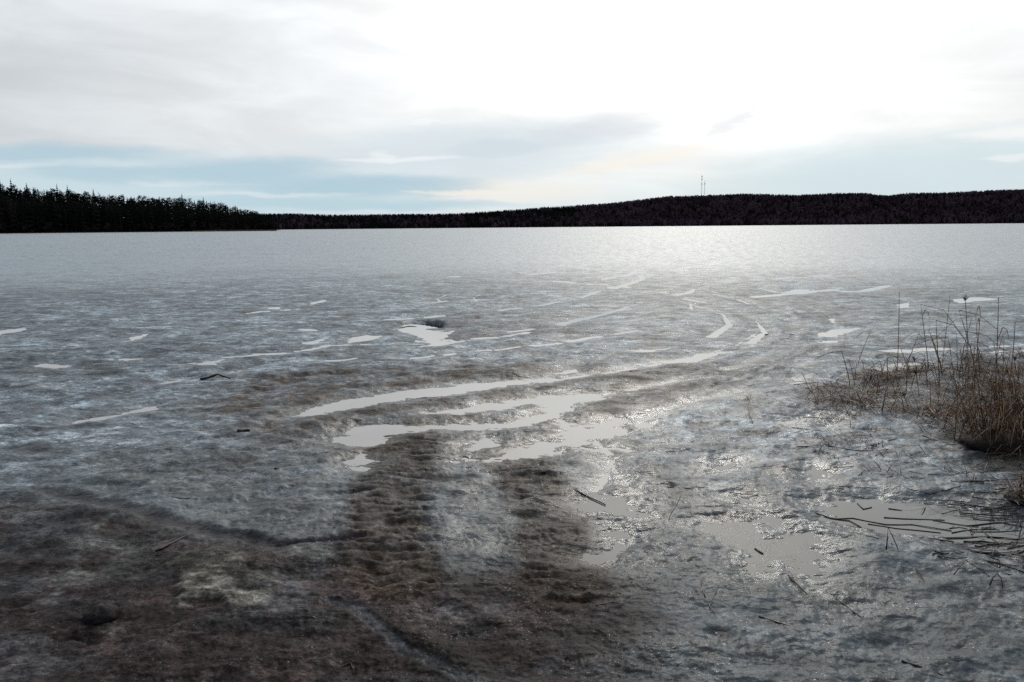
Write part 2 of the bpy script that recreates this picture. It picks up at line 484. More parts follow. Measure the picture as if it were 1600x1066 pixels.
groove1 = stroke([(55, 766), (130, 784), (250, 815), (350, 842), (430, 862), (480, 860), (560, 848)], [9, 15, 17, 16, 14, 10, 6], 0.75)
groove2 = stroke([(525, 945), (560, 962), (595, 995), (640, 1022), (700, 1045), (790, 1085)], [9, 13, 13, 13, 13, 14], 0.4)
gr = np.maximum(groove1, groove2)
hole = poly([(622, 509), (640, 505), (668, 503), (692, 506), (690, 512), (660, 514), (634, 513)], 0.10, False)
dents = np.zeros(X.shape)
for q in [(1132, 1004, 22, 8), (695, 752, 24, 5), (640, 690, 14, 3), (1040, 765, 16, 4), (150, 975, 26, 10), (1090, 667, 16, 5), (1240, 640, 14, 3), (470, 590, 18, 2), (110, 1018, 26, 9)]:
    dents = np.maximum(dents, blob(*q))
lighticepatch = poly([(250, 905), (290, 880), (340, 872), (380, 890), (372, 905), (430, 910), (446, 930), (430, 955), (400, 960), (392, 978), (380, 955), (330, 950), (280, 955), (262, 975), (280, 935)], 0.035)
H += 0.018 * lighticepatch - 0.026 * dents
gr_h = 0.6 * groove1 + 0.4 * groove2
H = H * (1 - gr_h) + gr_h * (0.010 + 0.002 * oct_noise(0.2, 31))
H = np.maximum(H, 0.006 + 0.004 * perlin(X * 9, Y * 9, 77))
H = np.where(hole > 0, H * (1 - hole) + hole * (-0.16), H)

# ---- puddle basins
sd_all = np.full(X.shape, 9.0); krag = np.ones(X.shape)
puddle_world = []
for kind, lst in PUDDLES.items():
    for pts in lst:
        P = gps(pts); puddle_world.append((kind, P)); ix = sub_mask(P, 1.0)
        dist = max(P[:, 1].mean(), 3)
        k = min(1.0, 0.35 + 2.2 / dist)
        d = poly_sd(X[ix] + wx[ix] * k, Y[ix] + wy[ix] * k, P)
        sd_all[ix] = np.minimum(sd_all[ix], d - (0.03 if kind == 'tyre' else 0.0))
for pts, w in LINES:
    P = gps(pts); hw = w / 2 / ppm(P[0]); vert = abs(gp(pts[0][0], pts[0][1] - 1)[1] - gp(pts[0][0], pts[0][1] + 1)[1]) / 2
    P2 = []
    for i, p in enumerate(P):
        t = P[min(i + 1, len(P) - 1)] - P[max(i - 1, 0)]; t /= np.linalg.norm(t); nrm = np.array([-t[1], t[0]])
        ww = max(hw * abs(nrm[0]), 0) + 0.50 * vert * w * abs(nrm[1])
        P2.append((p, nrm * ww))
    Q = np.array([p + n for p, n in P2] + [p - n for p, n in P2[::-1]])
    puddle_world.append(('line', Q)); ix = sub_mask(Q, 1.5)
    dl = poly_sd(X[ix], Y[ix], Q); krag[ix] = np.where(dl < sd_all[ix], 0.25, krag[ix]); sd_all[ix] = np.minimum(sd_all[ix], dl)
rag = 0.06 * oct_noise(0.10, 51, 0.6, 1.5) + 0.065 * oct_noise(0.25, 52, 0.6, 1.4) + 0.04 * oct_noise(0.045, 53, 0.7, 1.3)
shore_h = 0.10 * np.clip(8 / RAD, 0.22, 1) * (sd_all + krag * rag * np.clip(0.7 + RAD / 16, 1, 1.8))          # gentle banks: the waterline wanders over them
bl = sstep(sd_all / np.clip(RAD / 8, 1, 3), 0.0, 0.32)
H = np.where(sd_all < 3, np.clip(shore_h + (0.25 * mid + 0.7 * fine) * krag * np.clip(8 / RAD, 0.1, 1), -0.03, 0.03) * (1 - bl) + H * bl, H)
wetrim = np.exp(-np.clip(sd_all, 0, 9) / 0.16) * (sd_all < 3) * sstep(RAD, 14, 8)
H[~front & (RAD < 90)] *= 1.0
Z = H

# ---- surface colours (ice, crust and dirt, some shade painted in)
n1 = fbm(X, Y, 0.55, 5, 60); n2 = fbm(X * 0.8, Y * 1.25, 2.2, 4, 70); n3 = fbm(X, Y, 7.0, 3, 80); n4 = fbm(X * 0.6, Y * 1.3, 0.16, 4, 90)
n5 = oct_noise(0.05, 95) + 0.7 * oct_noise(0.025, 96)


def lerp(A, Bc, m): return A + (np.asarray(Bc)[None, :] - A) * np.clip(m, 0, 1)[:, None]


ICE = np.array([0.235, 0.292, 0.340]); CRUST = (0.37, 0.41, 0.44); WET = (0.050, 0.059, 0.063)
C = np.tile(ICE, (len(X), 1))
nm = fbm(X * 0.9, Y, 0.9, 4, 140)
C *= (1 + 0.18 * np.clip(n4, -1, 1) + 0.12 * n2 + 0.22 * np.clip(nm, -1, 1))[:, None]
C = lerp(C, (0.045, 0.050, 0.058), sstep(nm + 0.5 * n2, -0.45, -1.1) * 0.75 * sstep(RAD, 70, 30))
C = lerp(C, CRUST, sstep(fbm(X * 0.7, Y, 1.3, 3, 150), 0.45, 1.0) * 0.5 * sstep(RAD, 60, 25))
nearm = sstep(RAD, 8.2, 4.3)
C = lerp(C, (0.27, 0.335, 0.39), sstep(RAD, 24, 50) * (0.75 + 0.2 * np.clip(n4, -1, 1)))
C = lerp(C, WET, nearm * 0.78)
C = lerp(C, CRUST, sstep(n2 + 0.35 * n1 + 0.25 * n3, 0.30, 0.95) * (0.65 - 0.56 * nearm))
C = lerp(C, WET, sstep(n2 - 0.3 * n3 + 0.3 * n1, -0.30, -0.95) * 0.5)
# brownish zones
brown = np.zeros(X.shape)
for pts, k in [
    ([(300, 640), (380, 590), (520, 580), (700, 575), (860, 572), (1000, 575), (1150, 570), (1180, 590), (1080, 620), (980, 640), (1000, 690), (880, 730), (700, 740), (560, 740), (470, 720), (400, 690)], 0.8),
    ([(40, 740), (160, 690), (300, 690), (470, 700), (540, 760), (480, 830), (330, 800), (160, 770)], 0.32),
    ([(-200, 560), (60, 555), (180, 575), (120, 610), (-200, 620)], 0.25),
    ([(200, 640), (420, 610), (480, 650), (420, 690), (260, 670)], 0.42),
    ([(1000, 735), (1080, 740), (1040, 850), (960, 900), (900, 860), (1000, 830)], 0.35)]:
    brown = np.maximum(brown, k * poly(pts, 0.35))
brown *= 0.45 + 0.75 * sstep(n2 + 0.6 * n3 + 0.2 * n1, -0.35, 0.55)
C = lerp(C, (0.078, 0.056, 0.040), brown)
mud = poly([(-400, 780), (0, 775), (200, 810), (360, 850), (520, 865), (700, 905), (900, 900), (960, 930), (1010, 990), (1000, 1080), (1010, 1300), (-400, 1300)], 0.34)
mud2 = poly([(-400, 780), (60, 775), (230, 820), (240, 900), (60, 960), (-400, 980)], 0.2)
C = lerp(C, (0.054, 0.038, 0.038), mud * (0.55 + 0.42 * sstep(n2 + 0.5 * n1, -0.6, 0.1)))
C = lerp(C, (0.115, 0.115, 0.115), mud2 * sstep(fbm(X * 0.9 + Y * 0.6, Y * 1.6 - X * 0.3, 1.9, 4, 130) + 0.3 * n3, 0.0, 0.35) * 0.9)
C = lerp(C, (0.085, 0.08, 0.078), mud * sstep(0.7 * n2 + n3 + 0.6 * n5, 0.45, 1.3) * 0.7)
C = lerp(C, (0.014, 0.011, 0.012), mud * sstep(n3 - 0.5 * n2, 0.2, 0.9) * 0.4)
# tyre strips
C = lerp(C, (0.078, 0.054, 0.037), tr * (0.55 + 0.45 * sstep(cleat + 0.4 * n3, 0.5, -0.5)) * 0.92)
C = lerp(C, (0.10, 0.085, 0.072), tr * sstep(cleat, 0.25, 0.9) * 0.4)
C = lerp(C, (0.024, 0.016, 0.012), tr * sstep(cleat + 0.3 * n3, -0.15, -0.7) * 0.75)
midice = poly([(690, 770), (720, 745), (770, 750), (800, 800), (800, 860), (780, 905), (715, 900), (690, 850), (700, 800)], 0.09)
C = lerp(C, (0.165, 0.175, 0.18), midice * np.clip(0.7 + 0.4 * n2 + 0.3 * n3, 0, 1))
leftice = poly([(450, 850), (470, 800), (520, 770), (540, 790), (520, 840), (540, 855)], 0.08)
C = lerp(C, (0.16, 0.17, 0.18), leftice * (0.6 + 0.4 * n3))
C = lerp(C, (0.15, 0.145, 0.125), lighticepatch * np.clip(0.75 + 0.5 * n3 + 0.3 * n2, 0, 1))
for pts, w in [([(70, 950), (140, 910), (210, 868), (265, 835)], [8, 12, 12, 9]), ([(30, 965), (75, 945)], 7), ([(120, 855), (180, 818)], [7, 5]), ([(440, 880), (500, 872), (560, 878)], [10, 12, 8])]:
    C = lerp(C, (0.14, 0.145, 0.14), stroke(pts, w, 0.6) * np.clip(0.55 + 0.6 * n3, 0, 1))
# old tyre arcs: alternating pale and dark lines sweeping round the middle distance
a0_, a1_ = np.array(arcs[0], float), np.array(arcs[1], float)
for k, tt in enumerate(np.arange(-0.9, 2.6, 0.28)):
    ln = stroke([tuple(p) for p in a0_ + (a1_ - a0_) * tt], 2.4, 0.5) * np.clip(0.6 + 0.9 * oct_noise(1.2, 160 + k), 0, 1)
    C = lerp(C, (0.44, 0.47, 0.49) if k % 2 else (0.055, 0.058, 0.062), ln * sstep(RAD, 7, 10) * 0.75)
a0_, a1_ = np.array(arcs[3], float), np.array(arcs[4][-7:], float)
for k, tt in enumerate(np.arange(-0.8, 1.3, 0.35)):
    ln = stroke([tuple(p) for p in a0_ + np.array([0, 30.0]) * tt], 2.0, 0.5) * np.clip(0.4 + 0.9 * oct_noise(1.4, 180 + k), 0, 1)
    C = lerp(C, (0.42, 0.46, 0.49) if k % 2 else (0.055, 0.060, 0.066), ln * 0.6)
# clean refrozen grooves
C = lerp(C, (0.034, 0.030, 0.036), groove1)
C = lerp(C, (0.055, 0.06, 0.07), groove2)
C = lerp(C, (0.030, 0.026, 0.026), stroke([(545, 945), (590, 978), (645, 1010), (715, 1035), (800, 1070)], [6, 9, 9, 9, 9], 0.6) * (1 - groove2))
# dark earth under the reeds, with the tussock's shade painted into it
soil_shade = poly([(1450, 690), (1500, 672), (1640, 655), (1720, 720), (1680, 790), (1580, 750), (1500, 718)], 0.3) * np.clip(0.75 + 0.6 * n2, 0, 1)
C = lerp(C, (0.020, 0.014, 0.012), soil_shade)
soil2 = poly([(1255, 640), (1280, 610), (1380, 590), (1600, 570), (1700, 600), (1700, 670), (1500, 670), (1400, 650)], 0.2)
C = lerp(C, (0.05, 0.036, 0.026), soil2 * sstep(n2 + 0.5 * n3, -0.2, 0.6) * 0.75)
C = lerp(C, (0.016, 0.010, 0.010), np.maximum(hole, dents * 0.85))  # hole and dents painted dark, standing in for the shade inside them
C = lerp(C, (0.003, 0.002, 0.002), hole)
C = lerp(C, (0.022, 0.02, 0.02), stroke([(690, 512), (760, 512), (830, 508)], 1.6, 0.6) * 0.8)
C = lerp(C, WET, wetrim * 0.45)
grain = 1 + 0.22 * n3 * np.clip(8 / RAD, 0.3, 1) + 0.20 * n5
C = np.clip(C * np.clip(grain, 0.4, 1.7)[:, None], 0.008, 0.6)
rough = 0.48 + 0.10 * n2 - 0.26 * wetrim - 0.20 * gr - 0.12 * arc_m * (1 + cleat) * sstep(RAD, 14, 8) + 0.08 * brown + 0.08 * tr
rough = np.clip(rough + 0.12 * mud - 0.04 * nearm, 0.16, 0.75)
far = sstep(RAD, 22, 46)
spec = np.clip(0.31 + 0.28 * far + 0.06 * n2 - 0.16 * mud - 0.14 * tr - 0.10 * brown + 0.25 * wetrim * (1 - mud) + 0.05 * arc_m * sstep(RAD, 14, 8) - 0.16 * sstep(RAD, 7, 13) * (1 - far) - 0.06 * nearm, 0.08, 0.6)
spec = spec * (1 - 0.9 * hole)
grit = np.clip(mud + tr + 0.5 * nearm, 0, 1) * (1 - gr)

ice_me = bpy.data.meshes.new('lake_ice')
nV = nR * nC
co = np.stack([X, Y, Z], 1)
ii, jj = np.meshgrid(np.arange(nR - 1), np.arange(nC), indexing='ij')
j2 = (jj + 1) % nC
quads = np.stack([ii * nC + jj, ii * nC + j2, (ii + 1) * nC + j2, (ii + 1) * nC + jj], -1).reshape(-1, 4)
quads = quads[:, ::-1]


def fast_mesh(me, co, quads):
    me.vertices.add(len(co)); me.vertices.foreach_set('co', co.astype(np.float32).ravel())
    me.loops.add(quads.size); me.loops.foreach_set('vertex_index', quads.astype(np.int32).ravel())
    k = quads.shape[1]
    me.polygons.add(len(quads)); me.polygons.foreach_set('loop_start', np.arange(0, quads.size, k, dtype=np.int32))
    me.polygons.foreach_set('use_smooth', np.ones(len(quads), bool))
    me.update(calc_edges=True); me.validate()


fast_mesh(ice_me, co, quads)
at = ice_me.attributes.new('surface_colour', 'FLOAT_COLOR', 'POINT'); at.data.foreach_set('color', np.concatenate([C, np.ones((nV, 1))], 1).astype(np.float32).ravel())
at = ice_me.attributes.new('surface_rough', 'FLOAT', 'POINT'); at.data.foreach_set('value', rough.astype(np.float32))
at = ice_me.attributes.new('surface_gloss', 'FLOAT', 'POINT'); at.data.foreach_set('value', spec.astype(np.float32))
at = ice_me.attributes.new('surface_near', 'FLOAT', 'POINT'); at.data.foreach_set('value', (nearm * (1 - mud)).astype(np.float32))
at = ice_me.attributes.new('surface_far', 'FLOAT', 'POINT'); at.data.foreach_set('value', far.astype(np.float32))
at = ice_me.attributes.new('surface_grit', 'FLOAT', 'POINT'); at.data.foreach_set('value', grit.astype(np.float32))

mi = bpy.data.materials.new('wet_lake_ice'); mi.use_nodes = True
t = mi.node_tree; q = NG(t); b = t.nodes['Principled BSDF']


def attr(nm, out):
    n = t.nodes.new('ShaderNodeAttribute'); n.attribute_name = nm; return n.outputs[out]


oc = t.nodes.new('ShaderNodeTexCoord').outputs['Object']
mp = t.nodes.new('ShaderNodeMapping'); t.links.new(oc, mp.inputs[0]); mp.inputs['Scale'].default_value = (0.62, 1.0, 1.0)
stv = mp.outputs[0]
colr = attr('surface_colour', 'Color')
def crust(vec, sc, det=3):      # ridged noise: crisp little edges of broken crust
    return q.sub(1.0, q.mul(q.m('ABSOLUTE', q.sub(q.noise(vec, sc, det, 0.6), 0.5)), 4.0))


f = q.ss(q.noise(stv, 0.35, 8, 0.62, 0.6), 0.3, 0.7, 0.78, 1.22)
f = q.mul(f, q.ss(q.noise(stv, 2.4, 6, 0.68), 0.36, 0.64, 0.58, 1.42))
f = q.mul(f, q.ss(q.noise(oc, 8.0, 5, 0.68), 0.37, 0.63, 0.58, 1.42))
f = q.mul(f, q.ss(q.noise(oc, 38.0, 4, 0.65), 0.36, 0.64, 0.66, 1.36))
f = q.mul(f, q.ss(q.noise(oc, 130.0, 2, 0.6), 0.32, 0.68, 0.70, 1.32))
far_a = attr('surface_far', 'Fac')
near_s = attr('surface_near', 'Fac')
crease = q.m('MAXIMUM', q.m('MAXIMUM', q.ss(crust(stv, 1.7, 4), 0.70, 1.0), q.ss(crust(stv, 0.7, 4), 0.80, 1.0)), q.ss(crust(stv, 5.5, 4), 0.70, 1.0))   # thin dark lines along the ridges of the crust noise
f = q.mul(f, q.sub(1.0, q.mul(crease, 0.55)))
f = q.add(q.mul(f, q.sub(1.0, q.mul(far_a, 0.72))), q.mul(far_a, 0.72))
f = q.add(q.mul(f, q.sub(1.0, q.mul(near_s, 0.45))), q.mul(near_s, 0.45))
t.links.new(q.scale(colr, f), b.inputs['Base Color'])
glint = q.mul(q.ss(q.noise(oc, 70.0, 2, 0.6), 0.60, 0.68), q.ss(q.noise(oc, 2.5, 4, 0.6), 0.40, 0.62))   # bare wet facets
ro = q.add(attr('surface_rough', 'Fac'), q.ss(q.noise(stv, 3.0, 6, 0.6), 0.3, 0.7, -0.10, 0.10))
ro = q.m('MAXIMUM', q.sub(ro, q.mul(glint, 0.42)), 0.14)
t.links.new(ro, b.inputs['Roughness'])
b.inputs['IOR'].default_value = 1.31
t.links.new(q.add(attr('surface_gloss', 'Fac'), q.mul(glint, 0.35)), b.inputs['Specular IOR Level'])
bn = t.nodes.new('ShaderNodeBump'); bn.inputs['Strength'].default_value = 0.45; bn.inputs['Distance'].default_value = 0.02
bn.inputs['Distance'].default_value = 1.0
t.links.new(q.add(0.55, q.mul(far_a, 0.45)), bn.inputs['Strength'])
near_a = q.sub(1.0, q.mul(far_a, 0.85))
hh = q.mul(crust(stv, 1.6), -0.034)
hh = q.mul(q.add(hh, q.mul(crust(stv, 6.0), -0.016)), near_a)
hh = q.add(hh, q.mul(q.noise(oc, 22.0, 4, 0.65), 0.013))
hh = q.add(hh, q.mul(q.noise(oc, 85.0, 3, 0.65), q.add(0.0035, q.mul(attr('surface_grit', 'Fac'), 0.0028))))
t.links.new(hh, bn.inputs['Height'])
t.links.new(bn.outputs[0], b.inputs['Normal'])
ice_me.materials.append(mi)
ice = link(bpy.data.objects.new('lake_ice', ice_me)); tag(ice, kind='structure')

# ---- melt water sheets lying in the basins
mw = bpy.data.materials.new('melt_water'); mw.use_nodes = True
t = mw.node_tree; q = NG(t); b = t.nodes['Principled BSDF']
oc = t.nodes.new('ShaderNodeTexCoord').outputs['Object']
b.inputs['Base Color'].default_value = (0.27, 0.265, 0.25, 1); b.inputs['Roughness'].default_value = 0.05; b.inputs['IOR'].default_value = 1.62
mn = mw.copy(); mn.name = 'melt_water_deep'; bb = mn.node_tree.nodes['Principled BSDF']; bb.inputs['Base Color'].default_value = (0.065, 0.075, 0.08, 1); bb.inputs['IOR'].default_value = 1.32
# water with a skin of fresh ice and floating grains
ms = bpy.data.materials.new('melt_water_skin'); ms.use_nodes = True
t = ms.node_tree; q = NG(t); b = t.nodes['Principled BSDF']
oc = t.nodes.new('ShaderNodeTexCoord').outputs['Object']
vo = t.nodes.new('ShaderNodeTexVoronoi'); t.links.new(oc, vo.inputs['Vector']); vo.inputs['Scale'].default_value = 75
sp = q.mul(q.ss(vo.outputs['Distance'], 0.26, 0.12), q.ss(q.noise(oc, 6.0, 3), 0.42, 0.62))
t.links.new(q.mix(sp, (0.080, 0.088, 0.09), (0.5, 0.5, 0.48)), b.inputs['Base Color'])
b.inputs['IOR'].default_value = 1.33; b.inputs['Roughness'].default_value = 0.09
bn = t.nodes.new('ShaderNodeBump'); bn.inputs['Strength'].default_value = 0.9; bn.inputs['Distance'].default_value = 0.012
t.links.new(sp, bn.inputs['Height']); t.links.new(bn.outputs[0], b.inputs['Normal'])


def hull_sheet(P, pad):
    """outline widened a little so that the ice edge, not the sheet, draws the shoreline"""
    cx = P.mean(0); x0, y0 = P.min(0) - pad; x1, y1 = P.max(0) + pad
    n = 48
    gx = np.linspace(x0, x1, n); gy = np.linspace(y0, y1, n); GX, GY = np.meshgrid(gx, gy)
    cxm = (GX[:-1, :-1] + GX[1:, 1:]) / 2; cym = (GY[:-1, :-1] + GY[1:, 1:]) / 2
    keep = poly_sd(cxm.ravel(), cym.ravel(), P) < pad
    ids = np.nonzero(keep)[0]; r_, c_ = ids // (n - 1), ids % (n - 1)
    fs = np.stack([r_ * n + c_, r_ * n + c_ + 1, (r_ + 1) * n + c_ + 1, (r_ + 1) * n + c_], 1)
    used, inv = np.unique(fs, return_inverse=True)
    v = np.stack([GX.ravel()[used], GY.ravel()[used], np.zeros(len(used))], 1)
    return v, inv.reshape(-1, 4)


levels = []          # sheets whose outlines may overlap lie a millimetre apart
for kind, P in puddle_world:
    dist = P[:, 1].mean()
    pad = 0.10 if kind == 'near' else 0.16 if dist < 12 else 0.3
    v, fs = hull_sheet(P, pad); lo_, hi_ = v[:, :2].min(0), v[:, :2].max(0); lv = 0
    while any(l == lv and (lo_ < h2 + .05).all() and (l2 < hi_ + .05).all() for l, l2, h2 in levels): lv += 1
    levels.append((lv, lo_, hi_)); v[:, 2] = -0.0008 * lv
    o = mesh_obj('puddle', v, fs, ms if (kind == 'near' and P[:, 1].mean() < 4.9 and 1.0 < P[:, 0].mean() < 1.9) else mn if kind == 'near' else mw)
    tag(o, kind='structure')

# ------------------------------------------------------------------ far shore: terrain
NEAR_SKY = [(-500, 262), (-250, 270), (-60, 282), (0, 284), (50, 290), (100, 293), (150, 299), (200, 303), (250, 305), (300, 308), (340, 313), (380, 323), (410, 329), (436, 336)]
FAR_SKY = [(300, 336), (450, 335), (530, 337), (600, 336), (700, 335), (760, 332), (800, 329), (850, 325), (900, 322), (950, 319), (1000, 313), (1040, 308), (1100, 306.5), (1160, 304), (1200, 305),
           (1245, 306), (1300, 303), (1350, 303), (1380, 307), (1420, 303), (1480, 302), (1540, 299), (1600, 297), (1750, 296), (2100, 300)]


def sky_tan(tab, px):
    """tangent of the skyline's height above the level at each photo column"""
    xs, ys = zip(*tab); y = np.interp(px, xs, ys)
    out = []
    for a, c_ in zip(np.atleast_1d(px), np.atleast_1d(y)):
        d = pix_dir(a, c_); out.append(d[2] / math.hypot(d[0], d[1]))
    return np.array(out)


def px_az(px): d = pix_dir(px, 352); return math.atan2(d[0], d[1])


def az_px(a): return 800 + 1256 * np.tan(a) / 1.0 * 1.0


pxs = np.arange(-700, 2300, 4.0)
azs = np.array([px_az(p) for p in pxs])


def near_shore(px): return 590 + 0 * px
def far_shore(px): return np.interp(px, [300, 450, 800, 1100, 1600, 2300], [1000, 1000, 1040, 1080, 1180, 1300])


tree_h_near = lambda px: np.interp(px, [-500, 0, 200, 330, 436], [23, 22, 19, 16, 9])
tree_h_far = lambda px: np.interp(px, [300, 600, 900, 1200, 1600], [13, 13, 14, 14, 14])
t_near = sky_tan(NEAR_SKY, pxs); t_far = sky_tan(FAR_SKY, pxs)


def ground_near(px, r):
    """height of the left headland at column px and range r"""
    top = CAM_H + 680 * np.interp(px, pxs, t_near) - tree_h_near(px) * 1.03
    top = np.maximum(top, 0.9)
    s = sstep(r, 592, 690)
    return -0.6 + 1.2 * sstep(r, 588, 596) + (top - 0.6) * s


def ground_far(px, r):
    sh = far_shore(px); rid = sh + 230
    top = CAM_H + rid * np.interp(px, pxs, t_far) - tree_h_far(px) * 0.44
    top = np.maximum(top, 0.9)
    return -0.8 + 1.6 * sstep(r, sh - 4, sh + 8) + (top - 0.8) * sstep(r, sh, rid)


def terrain(name, p0, p1, r0fun, hfun, mat, dep):
    sel = (pxs >= p0) & (pxs <= p1); P = pxs[sel]; A = azs[sel]
    ks = np.concatenate([np.linspace(0, 20, 8), np.linspace(30, 260, 24), np.array(dep)])
    v = []; 
    for k in ks:
        r = r0fun(P) - 4 + k
        z = hfun(P, r) + 0.4 * perlin(A * 300, r * 0.05, 5) * (k > 20)
        v.append(np.stack([r * np.sin(A), r * np.cos(A), z], 1))
    v = np.concatenate(v); n = len(P); m = len(ks)
    i, j = np.meshgrid(np.arange(m - 1), np.arange(n - 1), indexing='ij')
    fs = np.stack([i * n + j, i * n + j + 1, (i + 1) * n + j + 1, (i + 1) * n + j], -1).reshape(-1, 4)
    me = bpy.data.meshes.new(name); fast_mesh(me, v, fs[:, ::-1]); me.materials.append(mat)
    return tag(link(bpy.data.objects.new(name, me)), kind='structure')


m_floor = material('forest_floor', (0.018, 0.014, 0.014), 1.0, 0.4, 0.2, 0.0)
terrain('headland', -500, 432, near_shore, ground_near, m_floor, [300, 400])
terrain('hills', 280, 2200, far_shore, ground_far, m_floor, [320, 500, 900])

# ------------------------------------------------------------------ trees
m_needle = material('spruce_needles', (0.014, 0.016, 0.014), 1.0, 0.35, 0.6, 0.0)
m_pine = material('pine_needles', (0.017, 0.018, 0.015), 1.0, 0.35, 0.6, 0.0)
m_bark = material('pine_bark', (0.045, 0.030, 0.024), 1.0, 0.35, 3.0, 0.0)
m_twig = material('bare_twigs', (0.034, 0.025, 0.028), 1.0, 0.3, 2.0, 0.0)
m_farwood = material('distant_wood', (0.078, 0.050, 0.070), 1.0, 0.35, 0.03, 0.0)  # bare-twig purple, lightened to stand in for haze over the distance


def spruce_crown(h, w, rg, whorls=15, low=0.12):
    mb = MB(); z0 = h * low
    for k in range(whorls):
        f = k / (whorls - 1); z = z0 + (h - z0) * f ** 0.92
        rad = w * (1 - f) ** 0.85 * rg.uniform(0.75, 1.15) + 0.12
        n = 8 if f < 0.7 else 5
        a0 = rg.uniform(0, 6.28)
        for i in range(n):
            a = a0 + 6.283 * i / n + rg.uniform(-.25, .25); r = rad * rg.uniform(0.7, 1.2)
            dz = -0.32 * r + rg.uniform(-.2, .2); ww = 0.30 * r + 0.14
            ca, sa = math.cos(a), math.sin(a)
            root = np.array([0, 0, z + 0.55]); tip = np.array([ca * r, sa * r, z + dz])
            mid = np.array([ca * r * 0.62, sa * r * 0.62, z + 0.05]); sd = np.array([-sa, ca, 0]) * ww
            mb.tri(root, mid - sd + np.array([0, 0, -.35]), tip); mb.tri(root, tip, mid + sd + np.array([0, 0, -.35]))
            mb.tri(mid - sd * .8, mid + sd * .8, mid + np.array([0, 0, -0.8]))
    mb.tri(np.array([-.12, 0, h - .9]), np.array([.12, 0, h - .9]), np.array([0, 0, h + .5]))
    mb.tri(np.array([0, -.12, h - .9]), np.array([0, .12, h - .9]), np.array([0, 0, h + .5]))
    return mb


def pine_crown(h, w, rg, clumps=34, low=0.45):
    mb = MB()
    for k in range(clumps):
        f = rg.uniform(0, 1); z = h * (low + (1 - low) * f)
        rad = w * math.sin(math.pi * (0.12 + 0.80 * f)) ** 0.8; a = rg.uniform(0, 6.28); r = rad * math.sqrt(rg.uniform(0, 1))
        c0 = np.array([math.cos(a) * r, math.sin(a) * r, z - 0.2])
        for i in range(7):
            p = c0 + rg.normal(0, [0.5, 0.5, 0.32]); s_ = rg.uniform(.35, .8)
            d1 = rg.normal(0, 1, 3); d1[2] *= .5; d1 /= np.linalg.norm(d1); d2 = rg.normal(0, 1, 3); d2[2] *= .5; d2 /= np.linalg.norm(d2)
            mb.tri(p - d1 * s_, p + d1 * s_ * .7, p + d2 * s_)
    return mb


def bare_crown(h, w, rg, nbr=16):
    mb = MB()
    for k in range(nbr):
        f = k / nbr; z = h * (0.3 + 0.62 * f); a = rg.uniform(0, 6.28); L = w * (1.15 - 0.7 * f) * rg.uniform(.7, 1.2)
        p0 = np.array([0, 0, z]); p1 = p0 + np.array([math.cos(a) * L * .5, math.sin(a) * L * .5, L * .7]); p2 = p1 + np.array([math.cos(a) * L * .4, math.sin(a) * L * .4, L * .55])
        mb.tube([p0, p1, p2], [0.09, 0.05, 0.02], 3)
        for i in range(6):
            q0 = p0 + (p2 - p0) * rg.uniform(.35, 1); dd = rg.normal(0, 1, 3); dd[2] = abs(dd[2]) + .3; dd *= rg.uniform(.6, 1.3) / np.linalg.norm(dd)
            mb.tube([q0, q0 + dd * .6, q0 + dd * 1.2], [0.04, 0.03, 0.015], 3)
    return mb


def trunk_mb(h, r): return MB().tube([(0, 0, -0.6), (0.05, 0, h * .3), (0.02, .06, h * .65), (0, 0, h * .97)], [r * 1.25, r, r * .65, r * .2], 6)


rgt = np.random.default_rng(21)
protos = []      # name, label category, height, trunk mesh, crown mesh
for k in range(4):
    h = 20.0; w = [3.4, 2.9, 3.8, 2.7][k]
    protos.append(('spruce_tree', h, trunk_mb(h, .22), spruce_crown(h, w, rgt, 15, [.10, .2, .15, .25][k]), m_needle))
for k in range(3):
    h = 19.0
    protos.append(('pine_tree', h, trunk_mb(h, .20), pine_crown(h, [2.8, 3.2, 2.5][k], rgt, 56, [.42, .5, .38][k]), m_pine))
for k in range(2):
    h = 15.0
    protos.append(('birch_tree', h, trunk_mb(h, .13), bare_crown(h, 2.2, rgt), m_twig))
pm = []
for nm, h, tmb, cmb, cm in protos:
    tm = bpy.data.meshes.new('trunk'); tm.from_pydata([tuple(v) for v in tmb.v], [], tmb.f); tm.materials.append(m_bark if nm != 'birch_tree' else m_twig)
    cme = bpy.data.meshes.new('crown'); cme.from_pydata([tuple(v) for v in cmb.v], [], cmb.f); cme.materials.append(cm)
    pm.append((nm, h, tm, cme))
LAB = {'spruce_tree': 'dark pointed spruce in the forest on the left headland', 'pine_tree': 'dark round-topped pine in the forest on the left headland', 'birch_tree': 'bare twiggy birch at the forest edge on the left headland'}
GRP = {'spruce_tree': 'spruces of the left shore forest', 'pine_tree': 'pines of the left shore forest', 'birch_tree': 'bare birches of the left shore forest'}


def plant(kind_i, px, r, hgt, label=None):
    nm, h0, tm, cme = pm[kind_i]; a = px_az(px)
    e = link(bpy.data.objects.new(nm, None))
    e.location = (r * math.sin(a), r * math.cos(a), float(ground_near(np.array([px]), np.array([r]))[0]))
    s_ = hgt / h0; sw = s_ * random.uniform(.85, 1.2); e.scale = (sw, sw, s_); e.rotation_euler = (0, 0, random.uniform(0, 6.28))
    tag(e, label or LAB[nm], 'tree', GRP[nm])
    for n2_, me in (('trunk', tm), ('crown', cme)):
        o = link(bpy.data.objects.new(n2_, me)); o.parent = e
    return e


